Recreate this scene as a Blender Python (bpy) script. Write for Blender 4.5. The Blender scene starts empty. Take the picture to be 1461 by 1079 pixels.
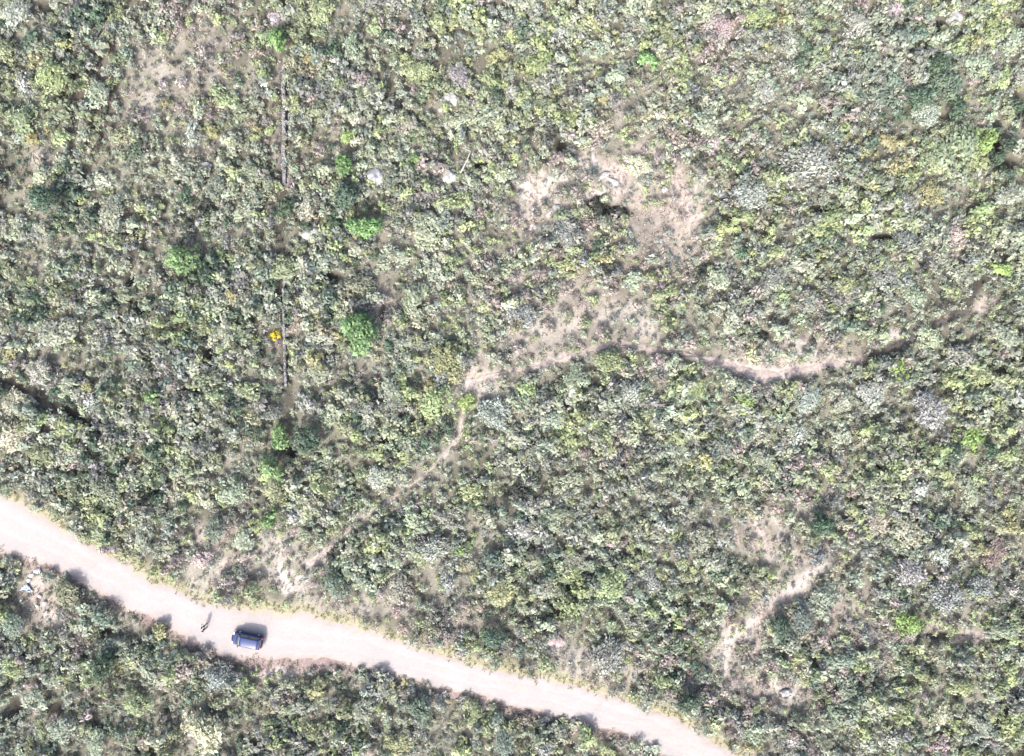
import bpy, bmesh, math, random
import numpy as np
from mathutils import Vector, Matrix, noise as mnoise

# ---------------------------------------------------------------- camera, sky, sun, exposure
scene = bpy.context.scene
S = 0.098                       # metres per pixel of the photograph on the ground
CX, CY = 730.5, 539.5
H = 1461 * S / 2 / 0.75         # flying height for a 24 mm lens on a 36 mm frame

cam_data = bpy.data.cameras.new("camera")
cam_data.lens = 24.0
cam_data.sensor_width = 36.0
cam_data.clip_start = 0.5
cam_data.clip_end = 6000.0
cam = bpy.data.objects.new("camera", cam_data)
scene.collection.objects.link(cam)
cam.location = (0, 0, H)
scene.camera = cam

SUN_EL = math.radians(44)
SHADOW_AZ = math.radians(20)    # shadows run up the picture and a little to the right
to_sun = Vector((-math.sin(SHADOW_AZ) * math.cos(SUN_EL), -math.cos(SHADOW_AZ) * math.cos(SUN_EL), math.sin(SUN_EL)))

world = bpy.data.worlds.new("World")
scene.world = world
world.use_nodes = True
wn = world.node_tree.nodes
sky = wn.new("ShaderNodeTexSky")
sky.sky_type = 'NISHITA'
sky.sun_disc = False
sky.sun_elevation = SUN_EL
sky.sun_rotation = math.atan2(to_sun.x, to_sun.y)
sky.air_density = .7
sky.dust_density = 5.0
world.node_tree.links.new(sky.outputs[0], wn["Background"].inputs[0])
wn["Background"].inputs[1].default_value = 0.15

sun_data = bpy.data.lights.new("sun", 'SUN')
sun_data.energy = 2.0
sun_data.angle = math.radians(2.6)
sun_data.color = (1.0, 0.975, 0.92)
sun = bpy.data.objects.new("sun", sun_data)
scene.collection.objects.link(sun)
sun.rotation_euler = (-to_sun).to_track_quat('-Z', 'Y').to_euler()

scene.view_settings.view_transform = 'Standard'
scene.view_settings.look = 'None'
scene.view_settings.gamma = 1.0
scene.view_settings.exposure = 2.53
scene.cycles.max_bounces = 6
scene.cycles.diffuse_bounces = 3
scene.cycles.transmission_bounces = 3

# ---------------------------------------------------------------- helpers
col = scene.collection
rng = np.random.default_rng(7)
random.seed(7)
def W(px, py, z=0.0):
    k = S * (H - z) / H
    return Vector(((px - CX) * k, (CY - py) * k, 0))
def tag(o, label, cat, group=None, kind=None):
    o['label'] = label
    o['category'] = cat
    if group: o['group'] = group
    if kind: o['kind'] = kind
    return o
def link(o, parent=None):
    col.objects.link(o)
    if parent is not None: o.parent = parent
    return o
def empty(name, loc=(0, 0, 0), rz=0.0):
    o = bpy.data.objects.new(name, None)
    o.empty_display_size = 0.3
    link(o)
    o.location = loc
    o.rotation_euler = (0, 0, rz)
    return o
def obj(name, me, parent=None):
    return link(bpy.data.objects.new(name, me), parent)
def quad_mesh(name, quads, cols, mat):
    """quads (N,4,3), cols (N,3) stored per face"""
    n = len(quads)
    me = bpy.data.meshes.new(name)
    me.vertices.add(4 * n)
    me.vertices.foreach_set("co", np.ascontiguousarray(quads, dtype=np.float32).ravel())
    me.loops.add(4 * n)
    me.loops.foreach_set("vertex_index", np.arange(4 * n, dtype=np.int32))
    me.polygons.add(n)
    me.polygons.foreach_set("loop_start", np.arange(0, 4 * n, 4, dtype=np.int32))
    a = me.attributes.new("tint", 'FLOAT_COLOR', 'FACE')
    c = np.ones((n, 4), dtype=np.float32); c[:, :3] = cols
    a.data.foreach_set("color", c.ravel())
    me.materials.append(mat)
    me.update(calc_edges=True)
    return me
def bm_mesh(name, bm, *mats, smooth=False):
    me = bpy.data.meshes.new(name)
    bmesh.ops.recalc_face_normals(bm, faces=bm.faces)
    bm.to_mesh(me); bm.free()
    for m in mats: me.materials.append(m)
    if smooth: me.polygons.foreach_set("use_smooth", [True] * len(me.polygons))
    return me
_hash = np.random.default_rng(11).random((256, 256))
def vnoise(x, y, scale, seed=0):
    x = np.asarray(x, float) / scale + 17.3 * seed + 1000; y = np.asarray(y, float) / scale + 5.7 * seed + 1000
    xi = np.floor(x).astype(int); yi = np.floor(y).astype(int)
    fx = x - xi; fy = y - yi
    fx = fx * fx * (3 - 2 * fx); fy = fy * fy * (3 - 2 * fy)
    g = lambda a, b: _hash[(a + seed * 31) % 256, (b + seed * 57) % 256]
    return (g(xi, yi) * (1 - fx) + g(xi + 1, yi) * fx) * (1 - fy) + (g(xi, yi + 1) * (1 - fx) + g(xi + 1, yi + 1) * fx) * fy
def fbm(x, y, scale, seed=0):
    return (vnoise(x, y, scale, seed) + .5 * vnoise(x, y, scale / 2.1, seed + 1) + .25 * vnoise(x, y, scale / 4.3, seed + 2)) / 1.75
def sstep(a, b, v):
    t = np.clip((v - a) / (b - a), 0, 1)
    return t * t * (3 - 2 * t)
def dist_poly(x, y, pts):
    """distance of points to a polyline given in metres"""
    d = np.full(np.shape(x), 1e9)
    for (ax, ay), (bx, by) in zip(pts[:-1], pts[1:]):
        vx, vy = bx - ax, by - ay
        t = np.clip(((x - ax) * vx + (y - ay) * vy) / (vx * vx + vy * vy + 1e-9), 0, 1)
        d = np.minimum(d, np.hypot(x - ax - t * vx, y - ay - t * vy))
    return d
def pix(pts): return [(W(a, b).x, W(a, b).y) for a, b in pts]
SHADE_DIPS = [(1424, 206, 13, 34, 1.2), (1452, 148, 16, 22, 1.2), (1432, 232, 22, 10, .8), (67, 12, 16, 14, .8), (190, 322, 10, 20, .8), (552, 628, 11, 9, .7), (882, 301, 22, 9, 1.1), (858, 296, 19, 15, 1.1), (1086, 478, 13, 7, .8),
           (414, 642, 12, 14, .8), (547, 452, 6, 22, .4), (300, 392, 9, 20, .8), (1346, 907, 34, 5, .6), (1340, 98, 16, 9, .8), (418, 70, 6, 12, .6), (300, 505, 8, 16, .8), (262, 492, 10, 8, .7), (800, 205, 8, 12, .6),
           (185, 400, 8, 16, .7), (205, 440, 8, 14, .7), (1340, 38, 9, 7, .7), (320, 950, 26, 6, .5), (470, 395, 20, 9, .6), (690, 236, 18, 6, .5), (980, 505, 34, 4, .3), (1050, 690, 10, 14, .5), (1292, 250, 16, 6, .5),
           (150, 900, 24, 6, .4), (20, 1010, 14, 20, .6), (80, 1010, 16, 12, .6), (240, 1010, 14, 10, .6), (1180, 300, 22, 5, .4), (1260, 340, 26, 6, .4), (1420, 360, 20, 8, .5), (730, 700, 24, 9, .7)]  # dips sunk and blackened to stand in for shaded gaps between plants
def oval_mask(x, y, px, py, rx, ry):
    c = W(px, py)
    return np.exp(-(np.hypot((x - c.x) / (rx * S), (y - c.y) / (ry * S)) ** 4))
def shade_dips(x, y, by_depth=True):
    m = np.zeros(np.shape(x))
    for px, py, rx, ry, dp in SHADE_DIPS: m = np.maximum(m, oval_mask(x, y, px, py, rx, ry) * (dp if by_depth else 1))
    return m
def height(x, y):
    return -shade_dips(x, y) + 0.35 * (vnoise(x, y, 17, 3) - .5) + 0.25 * (vnoise(x, y, 41, 4) - .5)
def hz(x, y): return float(height(np.array([x]), np.array([y]))[0])

# ---------------------------------------------------------------- layout of the ground (photo pixels)
ROAD_TOP = [(-260, 560), (-120, 630), (0, 703), (60, 735), (130, 775), (200, 815), (260, 848), (330, 864), (400, 870), (480, 886), (560, 910),
            (640, 936), (720, 957), (800, 970), (870, 990), (940, 1014), (1000, 1043), (1050, 1077), (1160, 1155), (1260, 1230)]
ROAD_BOT = [(-260, 660), (-120, 722), (0, 788), (50, 803), (100, 830), (160, 857), (215, 882), (260, 908), (310, 934), (350, 941), (410, 944),
            (480, 943), (560, 962), (640, 985), (720, 1004), (780, 1019), (850, 1035), (900, 1055), (950, 1081), (1050, 1155), (1150, 1230)]
def resample(p, n=260):
    p = np.array(p, float)
    d = np.r_[0, np.cumsum(np.hypot(*np.diff(p, axis=0).T))]
    t = np.linspace(0, d[-1], n)
    q = np.c_[np.interp(t, d, p[:, 0]), np.interp(t, d, p[:, 1])]
    k = np.ones(9) / 9
    for c in (0, 1):
        e = np.r_[np.full(4, q[0, c]), q[:, c], np.full(4, q[-1, c])]
        q[:, c] = np.convolve(e, k, 'valid')
    return q
road_t = np.array(pix(resample(ROAD_TOP))); road_b = np.array(pix(resample(ROAD_BOT)))
def road_dist(x, y):
    """signed distance to the road: negative inside"""
    x = np.asarray(x, float); y = np.asarray(y, float)
    yt = np.interp(x, road_t[:, 0], road_t[:, 1]); yb = np.interp(x, road_b[:, 0], road_b[:, 1])
    return np.maximum(y - yt, yb - y) * 0.88
TRAILS = {   # (px, py, half width in metres)
    'main': [(1384, 440, .3), (1340, 462, .35), (1300, 486, .4), (1250, 506, .45), (1200, 517, .55), (1150, 527, .8), (1095, 536, 1.2), (1050, 524, .75), (990, 508, .55), (930, 500, .5),
             (875, 489, .5), (830, 505, .45), (785, 519, .5), (735, 528, .35)],
    'fork': [(735, 528, .35), (690, 536, .5), (668, 548, .4), (660, 590, .3), (656, 622, .38), (630, 655, .32), (600, 682, .28), (560, 711, .2), (512, 742, .22), (472, 780, .3), (440, 806, .6)],
    'north': [(672, 545, .7), (682, 505, .55), (684, 460, .5), (686, 415, .35)],
    'low': [(1172, 806, .9), (1131, 843, 1.5), (1094, 868, 1.5), (1067, 896, 1.4), (1041, 918, 1.6), (1033, 945, .8), (1040, 970, .6)],
    'low_b': [(1008, 872, .4), (1024, 890, .6), (1041, 918, .8)],
    'low_c': [(1172, 806, .4), (1205, 845, .5), (1239, 898, .7), (1255, 930, .6), (1264, 955, .4)],
    'up_d': [(1066, 733, .6), (1088, 760, .7), (1096, 800, .5), (1110, 835, .4)],
}
def dist_trail(x, y, key):
    """distance to a trail's centre line, and the half width there"""
    d = np.full(np.shape(x), 1e9); w = np.zeros(np.shape(x))
    T = trails_m[key]
    for (ax, ay, aw), (bx, by, bw) in zip(T[:-1], T[1:]):
        vx, vy = bx - ax, by - ay
        t = np.clip(((x - ax) * vx + (y - ay) * vy) / (vx * vx + vy * vy + 1e-9), 0, 1)
        e = np.hypot(x - ax - t * vx, y - ay - t * vy)
        w = np.where(e < d, aw + (bw - aw) * t, w); d = np.minimum(d, e)
    return d, w
trails_m = {k: [(W(a, b).x, W(a, b).y, w * (.85 if k == 'main' else .7)) for a, b, w in p] for k, p in TRAILS.items()}
GULLY_SHADE = pix([(-60, 508), (0, 539), (28, 550), (67, 567), (105, 586), (125, 600)])  # path gully lying in shadow; its shade is painted on the soil
TRAIL_SHADE = pix([(1236, 509), (1262, 501), (1302, 484), (1342, 460), (1376, 444), (1388, 420), (1400, 395)])  # shadow line over the trail's right end, painted into the soil
THIN_SHADE = pix([(125, 600), (150, 615), (176, 632), (192, 656)])  # faint tail of the gully's painted shade
WALL_LINE = pix([(404, 78), (403, 255), (404, 330), (404, 430), (407, 510), (410, 560), (416, 605)])
# bare soil (px, py, rx, ry, strength)
BARE = [(1110, 860, 70, 40, .6), (1060, 925, 50, 60, .62), (1090, 975, 60, 36, .55), (1150, 820, 50, 30, .45), (1200, 770, 34, 40, .4), (1225, 870, 34, 60, .35), (1085, 760, 40, 40, .45), (1160, 720, 50, 22, .35),
        (790, 285, 60, 55, .6), (870, 255, 50, 40, .6), (950, 300, 60, 90, .5), (930, 220, 60, 40, .45), (830, 440, 110, 60, .4), (900, 400, 50, 40, .3), (320, 820, 60, 40, .5), (400, 800, 60, 40, .45), (300, 780, 40, 40, .35), (520, 865, 120, 22, .35),
        (860, 950, 80, 40, .4), (250, 120, 70, 110, .16), (680, 545, 50, 40, .4), (1120, 505, 110, 30, .4), (60, 860, 50, 50, .4), (390, 945, 90, 24, .5),
        (760, 290, 26, 34, .85), (785, 268, 30, 24, .9), (815, 252, 34, 20, .75), (850, 238, 34, 18, .85), (884, 246, 16, 26, 1), (866, 268, 30, 12, .9),
        (775, 318, 30, 16, .8), (800, 300, 24, 10, .7), (920, 238, 22, 18, .6), (955, 250, 26, 24, .75), (968, 295, 30, 40, .85), (955, 350, 30, 34, .6), (965, 380, 18, 18, .5),
        (1000, 270, 14, 40, .4), (1085, 532, 34, 15, 1), (1125, 512, 34, 22, .75), (1175, 510, 30, 10, .8), (1145, 490, 26, 8, .6), (1050, 515, 20, 10, .7),
        (740, 495, 30, 18, .55), (765, 470, 30, 14, .45), (830, 450, 46, 20, .5), (870, 440, 22, 14, .5), (920, 470, 24, 24, .6), (930, 440, 12, 16, .45), (785, 505, 30, 10, .5),
        (1276, 474, 15, 11, .7), (1407, 432, 24, 14, .6), (1363, 367, 14, 8, .7), (690, 548, 26, 20, .7), (720, 560, 20, 12, .4), (405, 824, 36, 22, 1), (350, 808, 30, 14, .7), (330, 803, 22, 10, .9), (288, 760, 12, 30, .5), (365, 815, 26, 10, .55),
        (440, 795, 30, 16, .5), (270, 800, 16, 18, .5), (352, 935, 46, 12, .9), (390, 950, 40, 18, .9), (330, 935, 26, 16, .8), (420, 955, 30, 12, .7), (300, 915, 30, 12, .8),
        (60, 855, 20, 40, .75), (95, 880, 22, 22, .6), (15, 800, 26, 12, .9), (55, 820, 14, 18, .9), (1100, 968, 42, 22, .6), (1125, 995, 26, 14, .6), (1070, 985, 24, 20, .6), (1040, 960, 16, 40, .5), (1085, 745, 24, 14, .6),
        (1100, 790, 24, 20, .5), (1373, 773, 16, 14, .7), (1390, 907, 30, 12, .7), (1340, 890, 22, 10, .5), (1262, 925, 14, 30, .4), (1219, 780, 14, 24, .5),
        (792, 914, 14, 10, .7), (660, 880, 24, 14, .45), (700, 868, 26, 12, .3), (875, 950, 40, 24, .5), (620, 868, 30, 10, .4), (500, 860, 40, 14, .45), (280, 30, 16, 40, .3), (235, 90, 18, 50, .4), (265, 130, 24, 24, .4),
        (210, 150, 16, 26, .4), (305, 55, 20, 30, .35), (1024, 40, 24, 20, .35), (890, 180, 34, 26, .4), (653, 285, 8, 24, .35), (201, 652, 12, 12, .6), (545, 430, 16, 40, .35), (580, 470, 16, 30, .3),
        (1363, 339, 24, 14, .4), (295, 1045, 36, 24, .45), (580, 930, 30, 10, .35), (1170, 700, 30, 16, .4), (735, 405, 24, 20, .4), (850, 412, 20, 24, .35), (760, 1025, 24, 12, .4), (460, 1060, 40, 14, .2), (1185, 900, 20, 10, .2),
        (60, 235, 20, 20, .3), (400, 150, 10, 80, .35)]
def bare_mask(x, y):
    n = fbm(x, y, 2.6, 9) - .5
    n2 = vnoise(x, y, .7, 21) - .5
    m = np.zeros(np.shape(x))
    for px, py, rx, ry, st in BARE:
        c = W(px, py)
        d = np.hypot((x - c.x) / (rx * S), (y - c.y) / (ry * S)) + n * 1.2 + n2 * .5
        m = np.maximum(m, st * (1 - sstep(.65, 1.25, d)))
    return m
def trail_gap(x, y):
    return np.min([np.subtract(*dist_trail(x, y, k)) + (.9 + 1.4 * (vnoise(x, y, 1.6, 88) - .5) if k == 'low' else 0) for k in ('main', 'fork', 'low')], axis=0)
def trail_mask(x, y):
    n = (fbm(x, y, 2.2, 13) - .5) * 1.3 + (vnoise(x, y, .7, 14) - .5) * .6
    m = np.zeros(np.shape(x))
    for k in TRAILS:
        d, w = dist_trail(x, y, k)
        m = np.maximum(m, (1 if k in ('main', 'fork') else .66) * (1 - sstep(.5, 1.5, d / np.maximum(w, .22) + n)))
    return m
def road_edge(x, y):
    return road_dist(x, y) + (fbm(x, y, 3.2, 17) - .5) * 1.8 + (vnoise(x, y, .8, 19) - .5) * .5

# ---------------------------------------------------------------- materials
def new_mat(name):
    m = bpy.data.materials.new(name); m.use_nodes = True
    nt = m.node_tree; nt.nodes.clear()
    out = nt.nodes.new("ShaderNodeOutputMaterial")
    return m, nt, out
def leaf_material(name, trans=0.45):
    m, nt, out = new_mat(name)
    at = nt.nodes.new("ShaderNodeAttribute"); at.attribute_name = "tint"
    oi = nt.nodes.new("ShaderNodeObjectInfo")
    mul = nt.nodes.new("ShaderNodeMix"); mul.data_type = 'RGBA'; mul.blend_type = 'MULTIPLY'; mul.inputs[0].default_value = 1
    nt.links.new(at.outputs['Color'], mul.inputs[6]); nt.links.new(oi.outputs['Color'], mul.inputs[7])
    d = nt.nodes.new("ShaderNodeBsdfPrincipled"); d.inputs['Roughness'].default_value = .6
    d.inputs['Specular IOR Level'].default_value = .25
    t = nt.nodes.new("ShaderNodeBsdfTranslucent")
    mx = nt.nodes.new("ShaderNodeMixShader"); mx.inputs[0].default_value = trans
    nt.links.new(mul.outputs[2], d.inputs['Base Color']); nt.links.new(mul.outputs[2], t.inputs['Color'])
    nt.links.new(d.outputs[0], mx.inputs[1]); nt.links.new(t.outputs[0], mx.inputs[2])
    nt.links.new(mx.outputs[0], out.inputs['Surface'])
    return m
def simple(name, color, rough=.7, metal=0.0, var=.12, scale=6.0, bump=0.0, coat=0.0, color2=None):
    m, nt, out = new_mat(name)
    b = nt.nodes.new("ShaderNodeBsdfPrincipled")
    b.inputs['Roughness'].default_value = rough; b.inputs['Metallic'].default_value = metal; b.inputs['Coat Weight'].default_value = coat
    tc = nt.nodes.new("ShaderNodeTexCoord")
    nz = nt.nodes.new("ShaderNodeTexNoise"); nz.inputs['Scale'].default_value = scale; nz.inputs['Detail'].default_value = 5
    nt.links.new(tc.outputs['Object'], nz.inputs['Vector'])
    r = nt.nodes.new("ShaderNodeValToRGB")
    c2 = color2 or [min(1, c * (1 + var)) for c in color]
    r.color_ramp.elements[0].position = .32; r.color_ramp.elements[1].position = .68
    r.color_ramp.elements[0].color = (*[c * (1 - var) for c in color], 1); r.color_ramp.elements[1].color = (*c2, 1)
    nt.links.new(nz.outputs[0], r.inputs[0]); nt.links.new(r.outputs[0], b.inputs['Base Color'])
    if bump:
        bp = nt.nodes.new("ShaderNodeBump"); bp.inputs['Strength'].default_value = bump; bp.inputs['Distance'].default_value = .05
        nt.links.new(nz.outputs[0], bp.inputs['Height']); nt.links.new(bp.outputs[0], b.inputs['Normal'])
    nt.links.new(b.outputs[0], out.inputs['Surface'])
    return m
M_LEAF = leaf_material("leaves")
M_TWIG = leaf_material("twigs", 0.0)
M_BARK = simple("bark", (.16, .13, .11), .9, var=.3, scale=9)
M_STONE = simple("pale_stone", (.13, .13, .125), .9, var=.35, scale=2.2, bump=.9, color2=(.20, .198, .19))
M_STONE_BLUE = simple("blue_grey_stone", (.09, .096, .104), .9, var=.4, scale=2.2, bump=.9, color2=(.16, .167, .175))
M_STONE_PINK = simple("pink_stone", (.13, .095, .098), .9, var=.3, scale=2.2, bump=.9, color2=(.18, .14, .143))
M_WALL = simple("weathered_wall", (.045, .044, .046), .92, var=.5, scale=2.4, bump=.8, color2=(.125, .123, .128))

def ground_material():
    m, nt, out = new_mat("soil")
    at = nt.nodes.new("ShaderNodeAttribute"); at.attribute_name = "tint"
    tc = nt.nodes.new("ShaderNodeTexCoord")
    n1 = nt.nodes.new("ShaderNodeTexNoise"); n1.inputs['Scale'].default_value = 2.6; n1.inputs['Detail'].default_value = 7; n1.inputs['Roughness'].default_value = .72
    nt.links.new(tc.outputs['Object'], n1.inputs['Vector'])
    r = nt.nodes.new("ShaderNodeValToRGB")
    r.color_ramp.elements[0].position = .30; r.color_ramp.elements[0].color = (.62, .60, .58, 1)
    r.color_ramp.elements[1].position = .72; r.color_ramp.elements[1].color = (1.25, 1.24, 1.22, 1)
    nt.links.new(n1.outputs[0], r.inputs[0])
    mul = nt.nodes.new("ShaderNodeMix"); mul.data_type = 'RGBA'; mul.blend_type = 'MULTIPLY'; mul.inputs[0].default_value = 1
    nt.links.new(at.outputs['Color'], mul.inputs[6]); nt.links.new(r.outputs[0], mul.inputs[7])
    b = nt.nodes.new("ShaderNodeBsdfPrincipled"); b.inputs['Roughness'].default_value = .95; b.inputs['Specular IOR Level'].default_value = .1
    bp = nt.nodes.new("ShaderNodeBump"); bp.inputs['Strength'].default_value = .5; bp.inputs['Distance'].default_value = .12
    nt.links.new(n1.outputs[0], bp.inputs['Height']); nt.links.new(bp.outputs[0], b.inputs['Normal'])
    nt.links.new(mul.outputs[2], b.inputs['Base Color']); nt.links.new(b.outputs[0], out.inputs['Surface'])
    return m
M_SOIL = ground_material()

# ---------------------------------------------------------------- ground, road, trails
def grid_mesh(name, X, Y, Z, C, mat):
    ny, nx = X.shape
    me = bpy.data.meshes.new(name)
    me.vertices.add(nx * ny)
    me.vertices.foreach_set("co", np.stack([X, Y, Z], -1).astype(np.float32).ravel())
    i = np.arange(nx * ny).reshape(ny, nx)
    f = np.stack([i[:-1, :-1], i[:-1, 1:], i[1:, 1:], i[1:, :-1]], -1).reshape(-1, 4)
    me.loops.add(f.size); me.loops.foreach_set("vertex_index", f.astype(np.int32).ravel())
    me.polygons.add(len(f)); me.polygons.foreach_set("loop_start", np.arange(0, f.size, 4, dtype=np.int32))
    a = me.attributes.new("tint", 'FLOAT_COLOR', 'POINT')
    c = np.ones((nx * ny, 4), np.float32); c[:, :3] = C.reshape(-1, 3)
    a.data.foreach_set("color", c.ravel())
    me.materials.append(mat)
    me.update(calc_edges=True)
    me.polygons.foreach_set("use_smooth", np.ones(len(f), bool))
    return me
LITTER = np.array((.060, .059, .048)); LITTER2 = np.array((.105, .101, .084)); BARE_C = np.array((.240, .225, .212)); PINK_C = np.array((.200, .170, .158))
ROAD_C = np.array((.157, .146, .144)); SHADE_C = np.array((.014, .013, .012)); VERGE_C = np.array((.15, .145, .10))  # the near-black tone is shade painted on the soil
def lerp(a, b, t): return a * (1 - t[..., None]) + b * t[..., None]
def soil_colour(x, y):
    t = sstep(.35, .65, fbm(x, y, 3.1, 41))
    c = lerp(np.broadcast_to(LITTER, x.shape + (3,)), LITTER2, t)
    bm_ = bare_mask(x, y)
    c = lerp(c, lerp(np.broadcast_to(BARE_C, x.shape + (3,)), PINK_C, sstep(.4, .6, fbm(x, y, 6, 51))), bm_ * (.45 + .55 * sstep(.35, .6, fbm(x, y, 1.3, 52))))
    tm = trail_mask(x, y)
    c = lerp(c, lerp(np.broadcast_to(BARE_C * .9, x.shape + (3,)), PINK_C * .9, sstep(.4, .6, fbm(x, y, 4, 53))), tm * .85)
    g = np.maximum(1 - sstep(.6, 1.5, dist_poly(x, y, GULLY_SHADE)), 1 - sstep(.4, 1.1, dist_poly(x, y, TRAIL_SHADE)))
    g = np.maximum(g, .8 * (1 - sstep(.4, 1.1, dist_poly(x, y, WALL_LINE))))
    g = np.maximum(g, .8 * (1 - sstep(.2, .9, dist_poly(x, y, THIN_SHADE))))
    c = lerp(c, SHADE_C, .8 * g)  # shade along the gully and trail end, put into the soil colour
    g = shade_dips(x, y, False)
    c = lerp(c, np.array((.050, .040, .038)), .8 * oval_mask(x, y, 135, 140, 42, 80))
    c = lerp(c, SHADE_C, .9 * g)  # shade of the gaps painted near-black over the dips
    e = road_edge(x, y)
    top = sstep(-1, 1, y - np.interp(x, road_t[:, 0], road_t[:, 1]) + 1)
    c = lerp(c, lerp(np.broadcast_to(np.array((.12, .092, .09)), x.shape + (3,)), VERGE_C, top), (1 - sstep(.2, 1.6, e)) * .9)
    return c
def axis(a, b, step, far):
    core = np.arange(a, b + step / 2, step)
    g = step * np.cumsum(1.35 ** np.arange(1, 40)); g = g[g < far]
    return np.r_[(a - g)[::-1], core, b + g]
gx, gy = axis(-90, 90, .4, 3000), axis(-70, 70, .4, 3000)
GX, GY = np.meshgrid(gx, gy)
damp = np.clip(1 - (np.maximum(np.abs(GX) - 90, 0) + np.maximum(np.abs(GY) - 70, 0)) / 60, 0, 1)
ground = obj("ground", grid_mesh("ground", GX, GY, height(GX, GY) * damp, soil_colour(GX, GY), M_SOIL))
tag(ground, "stony brown and grey ground under the scrub", "ground", kind="structure")

# the dirt road, draped a little above the ground, with a ragged edge
nU, nV = 900, 46
tu = np.linspace(0, len(road_t) - 1, nU)
rt = np.stack([np.interp(tu, np.arange(len(road_t)), road_t[:, c]) for c in (0, 1)], -1)
rb = np.stack([np.interp(tu, np.arange(len(road_b)), road_b[:, c]) for c in (0, 1)], -1)
v = np.linspace(0, 1, nV)
wob_t = (fbm(rt[:, 0], rt[:, 1], 2.8, 61) - .5) * 1.7 + (vnoise(rt[:, 0], rt[:, 1], .6, 62) - .5) * .7
wob_b = (fbm(rb[:, 0], rb[:, 1], 2.8, 63) - .5) * 1.7 + (vnoise(rb[:, 0], rb[:, 1], .6, 64) - .5) * .7
nrm = (rt - rb) / np.linalg.norm(rt - rb, axis=1)[:, None]
rt2 = rt + nrm * wob_t[:, None]; rb2 = rb - nrm * wob_b[:, None]
RX = rb2[:, 0][:, None] * (1 - v) + rt2[:, 0][:, None] * v
RY = rb2[:, 1][:, None] * (1 - v) + rt2[:, 1][:, None] * v
crown = .05 * np.minimum(1, 6 * np.minimum(v, 1 - v))[None, :] - .01
RZ = height(RX, RY) + .02 + crown - .012 * np.exp(-((v[None, :] - .36) / .05) ** 2) - .012 * np.exp(-((v[None, :] - .66) / .05) ** 2)
edge = np.minimum(v, 1 - v)[None, :] * np.ones_like(RX)
ec = sstep(.0, .16, edge + (fbm(RX, RY, 1.5, 71) - .5) * .12)
streak = vnoise(RX + RY * .45, (RY - RX * -.42) * 6, 7, 72)
C = lerp(np.broadcast_to(np.array((.150, .127, .115)), RX.shape + (3,)), ROAD_C, ec)
C = lerp(C, np.array((.158, .146, .136)), .4 * sstep(.5, .8, fbm(RX, RY, 5, 73)))
C = C * (.94 + .12 * fbm(RX, RY, 1.6, 70))[..., None]
rut = np.exp(-((v[None, :] - .36 + (vnoise(RX, RY, 9, 75) - .5) * .06) / .06) ** 2) + np.exp(-((v[None, :] - .66 + (vnoise(RX, RY, 9, 75) - .5) * .06) / .06) ** 2)
C = lerp(C, np.array((.168, .156, .155)), .6 * rut * sstep(.3, .6, vnoise(RX, RY, 6, 76)))
C = lerp(C, np.array((.150, .136, .130)), .5 * sstep(.6, .8, fbm(RX, RY, 2.2, 78)))
mid_ = np.exp(-((v[None, :] - .51) / .05) ** 2)
C = lerp(C, np.array((.160, .148, .120)), .3 * mid_ * sstep(.45, .65, fbm(RX, RY, 3, 79)))
# grassy yellow tint along the upper edge
C = lerp(C, np.array((.165, .158, .112)), sstep(.90, 1.0, v[None, :] + (fbm(RX, RY, 2, 74) - .5) * .25) * .6)
M_ROAD = ground_material(); M_ROAD.name = "road_dust"
rr = [n for n in M_ROAD.node_tree.nodes if n.type == 'VALTORGB'][0]
rr.color_ramp.elements[0].color = (.90, .89, .88, 1); rr.color_ramp.elements[1].color = (1.06, 1.06, 1.06, 1)
[n for n in M_ROAD.node_tree.nodes if n.type == 'BUMP'][0].inputs['Strength'].default_value = .2
road = obj("dirt_road", grid_mesh("dirt_road", RX.T, RY.T, RZ.T, C.transpose(1, 0, 2), M_ROAD))
tag(road, "pale dusty dirt road crossing the bottom left of the scrub", "road", kind="structure")

def trail(name, key, label, tint):
    p = np.array(trails_m[key])[4 if key == 'main' else 0:]      # the right end is only a line of shade painted on the soil
    q = resample(p[:, :2], 200)
    _, w = dist_trail(q[:, 0], q[:, 1], key)
    t = np.gradient(q, axis=0); t /= np.linalg.norm(t, axis=1)[:, None]
    nn = np.c_[-t[:, 1], t[:, 0]]
    ww = w * (.35 + .55 * fbm(q[:, 0], q[:, 1], 2.0, 81) + .35 * (vnoise(q[:, 0], q[:, 1], .5, 84) - .5))
    sh = (fbm(q[:, 0], q[:, 1], 3.0, 83) - .5) * .5
    vv = np.linspace(-1, 1, 7)
    X = q[:, 0][:, None] + nn[:, 0][:, None] * (ww[:, None] * vv + sh[:, None]); Y = q[:, 1][:, None] + nn[:, 1][:, None] * (ww[:, None] * vv + sh[:, None])
    Z = height(X, Y) + .03 - .03 * np.abs(vv)[None, :] ** 3
    Cc = np.broadcast_to(np.array(tint), X.shape + (3,)) * (.75 + .45 * fbm(X, Y, 1.2, 82))[..., None]
    o = obj(name, grid_mesh(name, X.T, Y.T, Z.T, Cc.transpose(1, 0, 2), M_SOIL))
    return tag(o, label, "path", kind="structure")
trail("footpath", 'main', "pinkish trail curving from the right side to the middle fork", (.165, .143, .134))
trail("footpath", 'fork', "narrow pale trail winding down from the fork to the road", (.160, .142, .134))

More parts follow.
